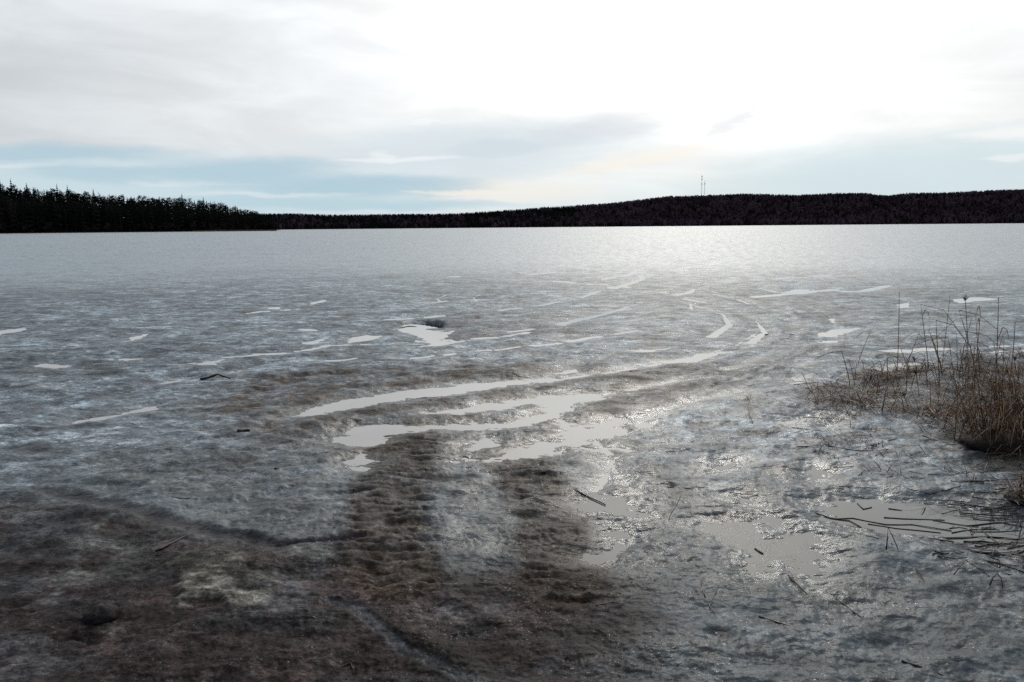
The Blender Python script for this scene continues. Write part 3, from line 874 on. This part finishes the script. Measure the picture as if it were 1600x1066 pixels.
PEAKS = [(6, 282, 'pointed spruce at the far left end of the headland skyline'), (23, 280, 'tallest pointed spruce on the headland skyline, near the left end'), (47, 287, 'spruce with a narrow tip right of the tallest skyline spruce'),
         (94, 288, 'broad pointed spruce rising above its neighbours on the left skyline'), (110, 290, 'pointed spruce just right of the broad one on the skyline'),
         (150, 296, 'lone sharp spruce tip halfway along the left forest skyline'), (287, 303, 'sharp spruce tip in the right half of the headland skyline'), (320, 308, 'small spruce tip where the headland skyline starts to drop')]
for px, py, lab in PEAKS:
    r = 672.0; d = pix_dir(px, py); top = CAM_H + r * d[2] / math.hypot(d[0], d[1])
    gz = float(ground_near(np.array([px]), np.array([r]))[0])
    plant(random.choice([0, 1, 3]), px, r, top - gz, lab)
for px in np.arange(-60, 438, 3.9):
    px = px + random.uniform(-1.6, 1.6)
    for row in range(2):
        r = [678, 612][row] + random.uniform(-12, 12)
        h = float(tree_h_near(px)) * random.uniform(.87, 1.02) * (1.0 if row == 0 else .92)
        if px > 405: r = [640, 606][row]; h *= .9
        k = random.choice([0, 1, 2, 3, 4, 5, 6, 4, 5]) if random.random() < .9 else random.choice([7, 8])
        plant(k, px, r, h)


def scatter_trees(mbs, spots, name, mats, label, cat):
    """far wood that reads as one mass: many trees in one mesh"""
    vs, fs, mi_, off = [], [], [], 0
    arrs = []
    for mb, h0, mi0 in mbs:
        fv = [f_ if len(f_) == 3 else f_ for f_ in mb.f]
        tri = np.array([tt for f_ in fv for tt in ([f_] if len(f_) == 3 else [(f_[0], f_[i], f_[i + 1]) for i in range(1, len(f_) - 1)])])
        arrs.append((np.array(mb.v, float), tri, h0, mi0))
    for (x, y, z, h, k, rot, sw) in spots:
        v, tr_, h0, mi0 = arrs[k]; s_ = h / h0; c_, s2 = math.cos(rot), math.sin(rot)
        vs.append(np.stack([x + (v[:, 0] * c_ - v[:, 1] * s2) * s_ * sw, y + (v[:, 0] * s2 + v[:, 1] * c_) * s_ * sw, z + v[:, 2] * s_], 1))
        fs.append(tr_ + off); off += len(v); mi_.append(np.full(len(tr_), mi0))
    me = bpy.data.meshes.new(name); fast_mesh(me, np.concatenate(vs), np.concatenate(fs))
    for m_ in mats: me.materials.append(m_)
    me.polygons.foreach_set('material_index', np.concatenate(mi_).astype(np.int32)); me.polygons.foreach_set('use_smooth', np.zeros(len(me.polygons), bool))
    o = link(bpy.data.objects.new(name, me)); tag(o, label, cat, kind='stuff'); return o


lowp = []
for k in range(3): lowp.append((spruce_crown(14.0, 2.7 + .5 * k, rgt, 7, .08), 14.0, 0))
for k in range(2):
    mb = pine_crown(14.0, 3.0, rgt, 20, .3); mb.tube([(0, 0, -.5), (0, 0, 12)], [.2, .08], 3); lowp.append((mb, 14.0, 0))
for k in range(3):
    mb = bare_crown(13.0, 2.6, rgt, 6); mb.tube([(0, 0, -.5), (0, 0, 12.5)], [.16, .04], 3)
    for i in range(34):      # fuzzy outer twigs
        p = np.array([*rgt.normal(0, 1.1, 2), rgt.uniform(5, 13.2)]); d1 = rgt.normal(0, .8, 3); d2 = rgt.normal(0, .8, 3); mb.tri(p - d1, p + d1 * .8, p + d2)
    lowp.append((mb, 13.0, 1))

# deeper rows of the headland wood, between and behind the single trees
spots = []
for i in range(1700):
    px = random.uniform(-480, 432); r = random.uniform(600, 740); a = px_az(px)
    h = float(tree_h_near(px)) * random.uniform(.72, .95)
    if px > 400: r = random.uniform(602, 640)
    spots.append((r * math.sin(a), r * math.cos(a), float(ground_near(np.array([px]), np.array([r]))[0]), h, random.choice([0, 1, 2, 3, 4]), random.uniform(0, 6.28), random.uniform(.9, 1.3)))
for i in range(160):      # young growth along the water
    px = random.uniform(-100, 432); r = random.uniform(597, 606); a = px_az(px)
    spots.append((r * math.sin(a), r * math.cos(a), 0.5, random.uniform(3, 7), random.choice([0, 1, 5, 6]), random.uniform(0, 6.28), 1.5))
scatter_trees(lowp, spots, 'headland_forest', [m_needle, m_twig], 'dense dark wood filling the left headland behind its front trees', 'forest')
def far_crown(h, w, rg, n, top):
    """a far tree a few pixels tall: leaf-mass facets filling a cone or a dome from the ground up"""
    mb = MB()
    for i in range(n):
        f = (i + .5) / n; z = h * (.03 + .95 * f); rad = w * ((1 - f) ** .8 if top == 'cone' else math.sin(math.pi * (.25 + .72 * f)) ** .7)
        a = rg.uniform(0, 6.28); r = rad * rg.uniform(.1, .8); p = np.array([math.cos(a) * r, math.sin(a) * r, z]); s_ = .35 * rad + .35
        d1 = rg.normal(0, 1, 3); d1 /= np.linalg.norm(d1); d2 = np.cross(d1, rg.normal(0, 1, 3)); d2 /= np.linalg.norm(d2)
        mb.tri(p - d1 * s_, p + d1 * s_, p + d2 * s_ * 1.5 + np.array([0, 0, .25 * s_]))
    return mb


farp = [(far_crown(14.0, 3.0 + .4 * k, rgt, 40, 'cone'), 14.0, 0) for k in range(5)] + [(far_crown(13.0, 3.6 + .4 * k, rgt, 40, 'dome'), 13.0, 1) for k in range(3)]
spots = []
for i in range(15500):
    px = random.uniform(330, 1760); sh = float(far_shore(np.array([px]))[0]); r = sh + 1 + (255 * random.random() ** 1.1 if i % 3 else 190 + 75 * random.random()); a = px_az(px)
    conif = 0.75 if px < 900 else 0.42
    if perlin(np.array([px / 60.0]), np.array([r / 60.0]), 9)[0] > .2: conif += .25
    k = random.choice([0, 1, 2, 3, 4]) if random.random() < conif else random.choice([5, 6, 7])
    h = float(tree_h_far(px)) * random.uniform(.40, .60)
    spots.append((r * math.sin(a), r * math.cos(a), float(ground_far(np.array([px]), np.array([r]))[0]), h, k, random.uniform(0, 6.28), random.uniform(.9, 1.35)))
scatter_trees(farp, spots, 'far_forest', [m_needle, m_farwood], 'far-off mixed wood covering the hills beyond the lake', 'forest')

# reed fringe on the tip of the headland
m_tan = material('old_reeds', (0.16, 0.115, 0.06), 0.8, 0.4, 0.4, 0.2)
mb = MB()
for i in range(2600):
    px = 300 + 132 * random.random() ** .8; r = random.uniform(578, 594); a = px_az(px); x, y = r * math.sin(a), r * math.cos(a); h = random.uniform(.5, 1.3); w = .10
    mb.tri(np.array([x - w, y, -.05]), np.array([x + w, y, -.05]), np.array([x + random.uniform(-.3, .3), y + random.uniform(-.2, .2), h]))
tag(mb.build('reed_fringe', m_tan), 'tan strip of old reeds along the headland tip', 'reeds', kind='stuff')

# ------------------------------------------------------------------ masts on the hill
m_steel = material('mast_steel', (0.22, 0.22, 0.24), 0.6, 0.2, 0.5, 0.4)


def mast(px, ytop, r, bulges, label):
    a = px_az(px); gz = float(ground_far(np.array([px]), np.array([r]))[0]); d = pix_dir(px, ytop); top = CAM_H + r * d[2] / math.hypot(d[0], d[1])
    H_ = top - gz
    e = link(bpy.data.objects.new('radio_mast', None)); e.location = (r * math.sin(a), r * math.cos(a), gz)
    tag(e, label, 'radio mast')
    mb = MB(); s_ = 0.42; n = int(H_ / 1.6)
    cs = [(s_ * math.cos(k * 2.094), s_ * math.sin(k * 2.094)) for k in range(3)]
    for x, y in cs: mb.tube([(x, y, 0), (x, y, H_ * .93)], [.07, .07], 4)
    for i in range(n):
        z = i * 1.6 * .93
        for k in range(3):
            p, q_ = cs[k], cs[(k + 1) % 3]
            mb.tube([(*p, z), (*q_, z + 1.5)], [.035, .035], 3)
    mb.build('lattice', m_steel, e)
    MB().tube([(0, 0, H_ * .93 - 1), (0, 0, H_)], [.10, .06], 5).build('top_rod', m_steel, e)
    for z in bulges:
        zz = H_ * z
        mb = MB()
        mb.tube([(0, 0, zz - .12), (0, 0, zz + .12)], [.85, .85], 8); mb.build('platform', m_steel, e)
        for k in range(3):
            x, y = 0.85 * math.cos(k * 2.094 + .5), .85 * math.sin(k * 2.094 + .5)
            MB().tube([(x, y, zz - .7), (x, y, zz + 1.1)], [.16, .16], 6).build('antenna', m_steel, e)
    return e


mast(1095, 273, 1330, [.99 - .06, .82, .63], 'taller radio mast on the far hill, left one of the two')
mast(1099.5, 281, 1345, [.80], 'shorter radio mast on the far hill, right one of the two')

# ------------------------------------------------------------------ reeds, grass, stalks, sticks
m_reed = material('dry_reed', (0.165, 0.098, 0.055), 0.8, 0.35, 9.0, 0.12)
m_reed_l = material('pale_reed', (0.22, 0.15, 0.085), 0.6, 0.3, 9.0, 0.3)
m_dark = material('wet_dark_wood', (0.014, 0.010, 0.009), 0.45, 0.4, 30.0, 0.4, 0.4)
m_stalk = material('wet_fallen_stalk', (0.030, 0.020, 0.014), 0.45, 0.4, 30.0, 0.4)
m_clod = material('dark_clod', (0.011, 0.007, 0.008), 0.7, 0.5, 40.0, 0.3, 0.7)
m_litter = material('plant_litter', (0.062, 0.036, 0.023), 0.8, 0.5, 6.0, 0.12)

# height lookup of the ice sheet
lr = np.log(r_all)


def ice_z(x, y):
    r = math.hypot(x, y); a = math.atan2(x, y)
    i = int(np.clip(np.searchsorted(r_all, r), 0, nR - 1)); j = int(np.clip(round((a + half_fine) / (2 * half_fine) * 1149), 0, 1149))
    return max(float(Z[i * nC + j]), 0.0)


rs = random.Random(5)


def stem_points(h, lean, az_, bend, n=6):
    p = []
    for i in range(n):
        f = i / (n - 1); d = lean * f * h + bend * f * f * h
        p.append((math.cos(az_) * d, math.sin(az_) * d, h * f * math.sqrt(max(1 - (lean * f) ** 2, .2))))
    return p


def reed(px, py, h_px, label=None, lean=.06, head=False, leaves=1, broken=False, pale=False):
    p = gp(px, py); h = h_px / ppm(p); az_ = rs.uniform(0, 6.28); pts = stem_points(h, rs.uniform(.3, 1) * lean, az_, rs.uniform(-.06, .1))
    if broken:
        a2 = rs.choice([0, math.pi]) + rs.uniform(-.5, .5); L = h * rs.uniform(.4, .8); tp = np.array(pts[-1])
        pts = pts + [tuple(tp + np.array([math.cos(a2) * L * .5, math.sin(a2) * L * .5, -L * .12])), tuple(tp + np.array([math.cos(a2) * L, math.sin(a2) * L, -L * rs.uniform(.2, .75)]))]
    n = len(pts); rad = np.linspace(.0048, .0026, n) * rs.uniform(.8, 1.25)
    mat = m_reed_l if pale else m_reed
    o = MB().tube([(0, 0, -.05)] + list(pts[1:]), rad, 5).build('reed', mat)
    o.location = (p[0], p[1], ice_z(*p)); o.rotation_euler = (0, 0, 0)
    tag(o, label or ('dry reed stem snapped over in the reed patch on the right' if broken else 'upright dry reed stem in the reed patch on the right'), 'reed', 'broken reeds in the reed patch' if broken else 'upright reeds in the reed patch')
    for i in range(leaves):
        f = rs.uniform(.25, .8); b0 = np.array(pts[int(f * (len(pts) - 1))]); a2 = rs.uniform(0, 6.28); L = h * rs.uniform(.15, .3); dv = np.array([math.cos(a2), math.sin(a2), 0])
        MB().blade([b0, b0 + dv * L * .4 + np.array([0, 0, L * .45]), b0 + dv * L * .8 + np.array([0, 0, L * .3]), b0 + dv * L * 1.1 + np.array([0, 0, -L * .1])], [.003, .006, .004, .001], (-dv[1], dv[0], 0)).build('leaf', mat, o)
    if head:
        tp = np.array(pts[-1]); mb = MB()
        for i in range(14):
            d = np.array([rs.gauss(0, .35), rs.gauss(0, .35), rs.uniform(.2, 1)]); d *= .05 / np.linalg.norm(d) * rs.uniform(.6, 1.2)
            mb.tube([tp - (0, 0, .02), tp + d * .6, tp + d], [.002, .004, .001], 3)
        mb.build('seed_head', mat, o)
    return o


reed(1402, 578, 122, 'tall lone reed standing left of the main reed patch, thin tip against the ice', .03, False, 1)
reed(1512, 620, 146, 'tall reed with a round dark seed head, left in the main reed patch', .05, True, 1)
reed(1553, 640, 168, 'tallest straight reed rising from the middle of the reed patch', .08, False, 2)
reed(1575, 620, 110, None, .08, False, 1)
reed(1498, 600, 95, None, .05, False, 1, False)
for i in range(80):
    px = 1300 + 330 * rs.random() ** .62; lo = 560 + 30 * rs.random() if px < 1440 else 580; py = rs.uniform(lo, 655 if px < 1470 else 715)
    hp = rs.uniform(22, 60) if px < 1440 else rs.uniform(40, 125)
    reed(px, py, hp, None, .42, rs.random() < .12, rs.choice([0, 1, 1, 2]), rs.random() < .35, rs.random() < .12)

# matted grass of the reed patch
region = np.array(gps([(1252, 642), (1268, 612), (1330, 598), (1390, 582), (1480, 565), (1660, 552), (1760, 600), (1760, 730), (1600, 730), (1500, 690), (1440, 664), (1390, 652), (1330, 658), (1290, 655)]))


def in_poly(P, n, rr_):
    out = []
    lo, hi = P.min(0), P.max(0)
    while len(out) < n:
        a = np.array([[rr_.uniform(lo[0], hi[0]), rr_.uniform(lo[1], hi[1])] for _ in range(400)])
        ok = poly_sd(a[:, 0], a[:, 1], P) < 0
        cl = perlin(a[:, 0] * 1.7, a[:, 1] * 1.7, 33) + .35
        cl = cl + .45 * perlin(a[:, 0] * 5, a[:, 1] * 5, 34)
        ok &= cl > np.array([rr_.uniform(.05, .75) for _ in range(400)])
        out += [tuple(v) for v in a[ok]]
    return out[:n]


def grass_patch(name, P, n, hmin, hmax, flat, mats, label):
    mbs = [MB() for _ in mats]
    for x, y in in_poly(P, n, rs):
        a2 = rs.uniform(0, 6.28); L = rs.uniform(hmin, hmax); up = rs.uniform(.05, .5) if rs.random() < flat else rs.uniform(.5, 1.1)
        dv = np.array([math.cos(a2), math.sin(a2), 0]); z = ice_z(x, y); b0 = np.array([x, y, z - .01])
        pts = [b0, b0 + dv * L * .3 + (0, 0, L * up * .45), b0 + dv * L * .65 + (0, 0, L * up * .6), b0 + dv * L + (0, 0, L * up * rs.uniform(.2, .6) + .003)]
        w = rs.uniform(.002, .0048); rs.choice(mbs).blade(pts, [w * .8, w, w * .8, w * .2], (-dv[1], dv[0], 0))
    vs, fs, mi_ = [], [], []
    for k, mb in enumerate(mbs):
        off = len(vs); vs += mb.v; fs += [tuple(i + off for i in f_) for f_ in mb.f]; mi_ += [k] * len(mb.f)
    o = mesh_obj(name, vs, fs, None)
    for m_ in mats: o.data.materials.append(m_)
    o.data.polygons.foreach_set('material_index', mi_)
    return tag(o, label, 'grass', kind='stuff')


grass_patch('dry_grass', region, 5200, .12, .50, .90, [m_reed, m_stalk, m_litter, m_reed_l], 'matted brown dead grass at the foot of the reeds')
region2 = np.array(gps([(1235, 690), (1330, 670), (1450, 668), (1640, 720), (1720, 900), (1600, 890), (1500, 830), (1400, 760), (1300, 730)]))
grass_patch('fallen_straw', region2, 700, .06, .30, 1.0, [m_stalk, m_litter, m_stalk], 'scattered dark straw frozen into the ice below the reeds')


# tussocks
def tussock(px, py, w_px, h_px, n, label, lean_az, seed):
    r_ = random.Random(seed); p = gp(px, py); w = w_px / ppm(p); h = h_px / ppm(p)
    e = link(bpy.data.objects.new('sedge_tussock', None)); e.location = (p[0], p[1], ice_z(*p) - .01); tag(e, label, 'grass tussock')
    v, f_ = [], []; nu, nv = 18, 7
    for j in range(nv + 1):
        th = j / nv * math.pi / 2
        for i in range(nu):
            a2 = 2 * math.pi * i / nu; k = 1 + .3 * float(perlin(np.array([math.cos(a2) * 2 + j * .4]), np.array([math.sin(a2) * 2]), seed)[0])
            v.append((math.cos(a2) * math.cos(th) * w * .5 * k, math.sin(a2) * math.cos(th) * w * .45 * k, math.sin(th) * h * .28 * k))
    for j in range(nv):
        for i in range(nu): f_.append((j * nu + i, j * nu + (i + 1) % nu, (j + 1) * nu + (i + 1) % nu, (j + 1) * nu + i))
    mesh_obj('mound', v, f_, m_clod, e)
    mb = MB(); mb2 = MB()
    for i in range(n):
        a2 = r_.uniform(0, 6.28); rad = w * .42 * math.sqrt(r_.random()); b0 = np.array([math.cos(a2) * rad, math.sin(a2) * rad, h * .12])
        a3 = a2 + r_.gauss(0, .5) if r_.random() < .55 else lean_az + r_.gauss(0, .5); L = h * r_.uniform(.5, 1.25); out = r_.uniform(.3, 1.5)
        dv = np.array([math.cos(a3), math.sin(a3), 0]); dr = r_.uniform(.1, .9)
        pts = [b0, b0 + dv * L * .25 * out + (0, 0, L * .5), b0 + dv * L * .6 * out + (0, 0, L * .8 * (1 - dr * .3)), b0 + dv * L * out + (0, 0, L * (.9 - dr * .8))]
        ww = r_.uniform(.0015, .0035); (mb if r_.random() < .7 else mb2).blade(pts, [ww, ww, ww * .8, ww * .2], (-dv[1], dv[0], 0))
    mb.build('blades', m_reed, e)['kind'] = 'stuff'; mb2.build('dead_blades', m_stalk, e)['kind'] = 'stuff'


tussock(1560, 706, 120, 95, 300, 'large dark sedge tussock leaning left at the foot of the tall reeds', math.pi * .95, 1)
tussock(1665, 690, 120, 95, 150, 'tall brown sedge tussock cut off by the right picture edge', math.pi * .9, 2)
tussock(1590, 650, 90, 70, 130, 'brown sedge tussock behind the large one among the reeds', math.pi * .8, 3)
tussock(1620, 790, 90, 40, 160, 'low flattened tussock at the right edge beside the grey puddle', math.pi, 5)


def stick(name, pts, r, mat, label, cat, group=None, lift=0.0, z_on=True, r_end=None, hump=None):
    P = gps(pts); c0 = P[0]; n = len(P); Q = []
    base = [ice_z(*p) for p in P]; zl = max(np.mean(base), .0)
    for i, p in enumerate(P):
        z = (0.35 * base[i] + 0.65 * zl) + r * .12 + lift * .1 + (hump[i] if hump else 0)
        Q.append((p[0] - c0[0], p[1] - c0[1], z))
    # extra points for a slightly uneven line
    Q2 = []
    for i in range(n - 1):
        a, b_ = np.array(Q[i]), np.array(Q[i + 1]); L = np.linalg.norm(b_ - a); Q2.append(a)
        Q2.append((a + b_) / 2 + np.array([rs.gauss(0, .015), rs.gauss(0, .015), rs.gauss(0, .004)]) * min(L, .6))
    Q2.append(np.array(Q[-1]))
    r = r * .66; rad = np.linspace(r, r_end if r_end else r * .6, len(Q2)) * np.array([rs.uniform(.85, 1.15) for _ in Q2])
    o = MB().tube(Q2, rad, 6).build(name, mat); o.location = (c0[0], c0[1], 0)
    return tag(o, label, cat, group)


stick('stick', [(313, 597), (326, 596), (333, 596), (341, 596), (350, 596), (360, 596)], .027, m_dark, 'bent dark branch lying like a shallow arch on the brown ice at left', 'branch', hump=[0, .015, .035, .06, .03, .005])
stick('stick', [(245, 873), (262, 864), (285, 852), (301, 845)], .014, m_dark, 'straight dark stick lying on the muddy ice at lower left', 'stick')
stick('stick', [(1185, 974), (1230, 989), (1280, 1006)], .0055, m_dark, 'long thin straight dark stick on grey ice at the lower right', 'stick')
stick('bark_chip', [(372, 683), (382, 681), (391, 680)], .034, m_dark, 'short thick dark bark piece on pale ice left of the puddles', 'bark piece')
stick('bark_chip', [(312, 680), (317, 678)], .028, m_dark, 'tiny dark bark crumb left of the short thick bark piece', 'bark piece')
stick('stick', [(268, 787), (290, 789), (310, 789)], .006, m_dark, 'short thin stick on pale ice above the dark groove at left', 'stick')
stick('stick', [(893, 766), (918, 777), (946, 790)], .009, m_dark, 'dark twig across the upper tip of the middle puddle', 'twig')
stick('stick', [(1306, 940), (1322, 952), (1346, 971)], .007, m_dark, 'short slanting stick right of the speckled puddle', 'stick')
stick('stick', [(1408, 1046), (1436, 1055), (1475, 1070)], .010, m_dark, 'thick dark stick cut off by the bottom edge at right', 'stick')
stick('stick', [(1180, 858), (1192, 866)], .012, m_dark, 'small dark lump of wood lying in the speckled puddle', 'wood bit', lift=.01)
stick('stick', [(1096, 918), (1098, 935), (1102, 948)], .009, m_stalk, 'short stub of pale stalk upright in the grey ice right of centre', 'stalk')
stick('stick', [(1119, 937), (1112, 950), (1108, 960), (1117, 972)], .006, m_stalk, 'small crooked twig beside the short pale stub', 'twig')
stick('stick', [(1231, 904), (1250, 922), (1271, 946)], .007, m_litter, 'brown stalk running out of the lower tip of the speckled puddle', 'stalk')
stick('stick', [(530, 768), (545, 773), (560, 778)], .009, m_dark, 'short curved twig left of the brown tyre strips', 'twig')
stick('stick', [(720, 735), (732, 736), (742, 733)], .007, m_dark, 'thin twig just below the long lower puddle', 'twig')
stick('stick', [(845, 748), (880, 747)], .006, m_dark, 'faint twig on the brown strip right of centre', 'twig')
stick('stick', [(930, 958), (960, 952), (985, 944)], .004, m_stalk, 'faint thin straw on dark slush right of centre', 'straw')
stick('stick', [(1045, 815), (1055, 805), (1064, 793)], .005, m_litter, 'thin leaning straw between the two nearest puddles', 'straw', hump=[0, .03, .07])
stick('stick', [(500, 1062), (530, 1052), (548, 1044), (556, 1058)], .006, m_dark, 'crooked twig at the bottom edge left of the grey groove', 'twig')
stick('stick', [(1172, 640), (1168, 652), (1176, 668)], .010, m_reed_l, 'pale bent stalk standing in a wet crack left of the reeds', 'stalk', hump=[.12, .06, 0])
stick('bark_chip', [(1196, 524), (1200, 523)], .03, m_dark, 'left of two small dark lumps on the distant ice', 'dark lump')
stick('bark_chip', [(1233, 526), (1240, 524)], .03, m_dark, 'right of two small dark lumps on the distant ice', 'dark lump')
stick('bark_chip', [(985, 582), (987, 580)], .02, m_dark, 'single dark speck on the brown ice right of the upper puddle', 'dark lump')
stick('bark_chip', [(430, 742), (436, 740)], .02, m_dark, 'dark crumb on pale ice left of the brown tyre strips', 'bark piece')
stick('stick', [(538, 498), (545, 505), (548, 509)], .012, m_dark, 'tiny forked twig on the distant ice left of the dark hole', 'twig')
# stalks with a look of their own near the grey puddle
stick('stalk', [(1384, 872), (1385, 868), (1403, 873)], .006, m_dark, 'stalk folded into a sharp upside-down V on the ice', 'stalk', hump=[0, .12, 0])
stick('stalk', [(1431, 897), (1440, 910), (1448, 929)], .005, m_litter, 'pale thin stalk with a dark tip below the grey puddle', 'stalk')
stick('stalk', [(1489, 907), (1507, 900), (1549, 913)], .005, m_dark, 'stalk bent into a wide low arch right of the pale thin one', 'stalk', hump=[0, .07, 0])
stick('stalk', [(1546, 926), (1550, 922), (1556, 921), (1562, 923), (1566, 930)], .006, m_dark, 'small dark stalk curled into a loop at right', 'stalk', hump=[0, .03, .04, .03, 0])
stick('stalk', [(1437, 844), (1460, 846), (1490, 850)], .010, m_dark, 'thick straight dark stalk lying in the grey puddle', 'stalk', lift=.008)
stick('stalk', [(1352, 846), (1375, 852)], .006, m_dark, 'short straight stalk just below the grey puddle', 'stalk')
stick('stalk', [(1445, 869), (1460, 873), (1476, 877)], .006, m_dark, 'short stalk between the folded stalk and the thick one', 'stalk')
G_ST = 'fallen reed stalks on the ice at right'
FALLEN = [
    [(1237, 675), (1270, 679), (1296, 683)], [(1245, 705), (1294, 704), (1338, 712), (1370, 712), (1414, 707), (1449, 717)], [(1286, 703), (1278, 718)],
    [(1302, 737), (1332, 737), (1354, 730), (1398, 731)], [(1256, 796), (1297, 810), (1327, 814), (1346, 825)], [(1300, 811), (1332, 810), (1384, 820), (1425, 820), (1487, 830)],
    [(1381, 809), (1411, 811), (1476, 813)], [(1417, 773), (1452, 780), (1495, 773), (1540, 776)], [(1340, 787), (1349, 796), (1362, 793)], [(1356, 819), (1400, 826), (1470, 833)],
    [(1310, 672), (1350, 676), (1398, 686)], [(1290, 690), (1340, 686), (1380, 690)], [(1270, 712), (1330, 718), (1368, 708)], [(1360, 706), (1400, 695)], [(1440, 690), (1480, 704), (1560, 712), (1620, 712)],
    [(1468, 745), (1490, 752), (1512, 746)], [(1510, 742), (1530, 732)], [(1534, 741), (1600, 744)], [(1500, 765), (1560, 762), (1620, 760)], [(1480, 790), (1540, 796), (1610, 800)],
    [(1500, 805), (1560, 812), (1620, 806)], [(1490, 780), (1560, 778), (1640, 785)], [(1510, 822), (1560, 816), (1620, 828)], [(1500, 868), (1560, 868), (1620, 880)], [(1505, 858), (1550, 866), (1600, 862)],
    [(1495, 855), (1508, 866), (1515, 880), (1520, 890)], [(1535, 830), (1550, 842), (1560, 852)], [(1310, 768), (1360, 770)], [(1300, 770), (1318, 772)], [(1388, 795), (1410, 798)],
    [(1520, 880), (1560, 885), (1600, 900)], [(1540, 872), (1562, 878), (1566, 888), (1555, 892)], [(1420, 665), (1470, 680), (1530, 690)], [(1350, 745), (1340, 755)], [(1420, 748), (1440, 752)],
    [(1570, 900), (1620, 915)], [(1255, 655), (1320, 660), (1390, 656)], [(1240, 606), (1290, 602), (1340, 598)], [(1040, 765), (1080, 768), (1100, 766)], [(1140, 772), (1186, 778)],
]
OWN = {0: 'short straight stalk at the upper left of the fallen stalks below the dry grass', 1: 'long wavy stalk lying across pale ice below the dry grass', 3: 'gently curved single stalk on pale ice above the grey puddle',
       4: 'bent stalk crossing the left tip of the grey puddle', 5: 'longest stalk running along the middle of the grey puddle', 6: 'straight stalk along the upper middle of the grey puddle',
       7: 'long stalk along the upper shore of the grey puddle', 8: 'small broken V of stalk in the upper left of the grey puddle', 14: 'long stalk stretched along the foot of the large sedge tussock',
       37: 'stalk lying on the ice at the left tip of the dry grass', 38: 'single stalk on open ice left of the speckled puddle', 39: 'short stalk on the ice just above the speckled puddle'}
for k, pts in enumerate(FALLEN):
    stick('stalk', pts, rs.uniform(.004, .008), rs.choice([m_dark, m_stalk, m_stalk]), OWN.get(k, 'dark wet fallen reed stalk lying among others on the ice below the reeds'), 'stalk', G_ST, lift=rs.uniform(0, .015))
for i in range(70):
    px = 1470 + 190 * rs.random(); py = rs.uniform(745, 895); L = rs.uniform(20, 90); an = rs.gauss(0.05, .22)
    stick('stalk', [(px - L / 2, py - L / 2 * math.sin(an) * .5), (px + rs.uniform(-6, 6), py + rs.uniform(-3, 3)), (px + L / 2, py + L / 2 * math.sin(an) * .5)], rs.uniform(.003, .007), rs.choice([m_dark, m_stalk, m_stalk]),
          'dark wet fallen reed stalk lying among others on the ice below the reeds', 'stalk', G_ST, lift=rs.uniform(0, .03))


# dark clods
def clod(px, py, w_px, h_px, label, seed):
    p = gp(px, py); s_ = ppm(p); w = w_px / s_; h = h_px / s_; v, f_ = [], []; nu, nv = 22, 12
    for j in range(nv + 1):
        th = -math.pi / 2 + math.pi * j / nv
        for i in range(nu):
            a2 = 2 * math.pi * i / nu; dx_, dy_, dz_ = math.cos(a2) * math.cos(th), math.sin(a2) * math.cos(th), math.sin(th)
            k = 1 + .35 * float(perlin(np.array([dx_ * 1.7 + dz_ * .8]), np.array([dy_ * 1.7 - dz_ * .6]), seed)[0]) + .22 * float(perlin(np.array([dx_ * 4.5 + dz_ * 3]), np.array([dy_ * 4.5 - dz_ * 2]), seed + 3)[0])
            v.append((dx_ * w / 2 * k, dy_ * w * .5 * k, max(dz_, -.3) * h * .5 * k + h * .2))
    for j in range(nv):
        for i in range(nu): f_.append((j * nu + i, j * nu + (i + 1) % nu, (j + 1) * nu + (i + 1) % nu, (j + 1) * nu + i))
    o = mesh_obj('mud_clod', v, f_, m_clod); o.location = (p[0], p[1], ice_z(*p) - .01); return tag(o, label, 'clod')


clod(160, 978, 50, 26, 'larger dark clod on the muddy ice at lower left', 1)
clod(112, 1018, 42, 14, 'flatter dark clod nearer the bottom left corner', 2)

# bits of bark, straw and needles in the brown ice
mb = MB()
zones = [([(520, 600), (900, 575), (1150, 580), (960, 720), (600, 760), (420, 690)], 260), ([(560, 740), (980, 720), (1000, 1100), (380, 1100), (450, 880)], 420), ([(0, 700), (500, 700), (500, 1080), (0, 1080)], 160), ([(1000, 700), (1500, 700), (1600, 1080), (1000, 1080)], 120)]
for zp, n in zones:
    for x, y in in_poly(gps(zp), n, rs):
        if ice_z(x, y) < .004: continue
        a2 = rs.uniform(0, 6.28); L = rs.uniform(.008, .04); z = ice_z(x, y) + .004
        mb.tube([(x, y, z), (x + math.cos(a2) * L, y + math.sin(a2) * L, z + rs.uniform(-.002, .008))], [rs.uniform(.0012, .003), .001], 3)
tag(mb.build('plant_litter', m_litter), 'crumbs of straw and bark strewn over the brown ice', 'litter', kind='stuff')

S.render.engine = 'CYCLES'
S.cycles.max_bounces = 6
S.cycles.use_denoising = False
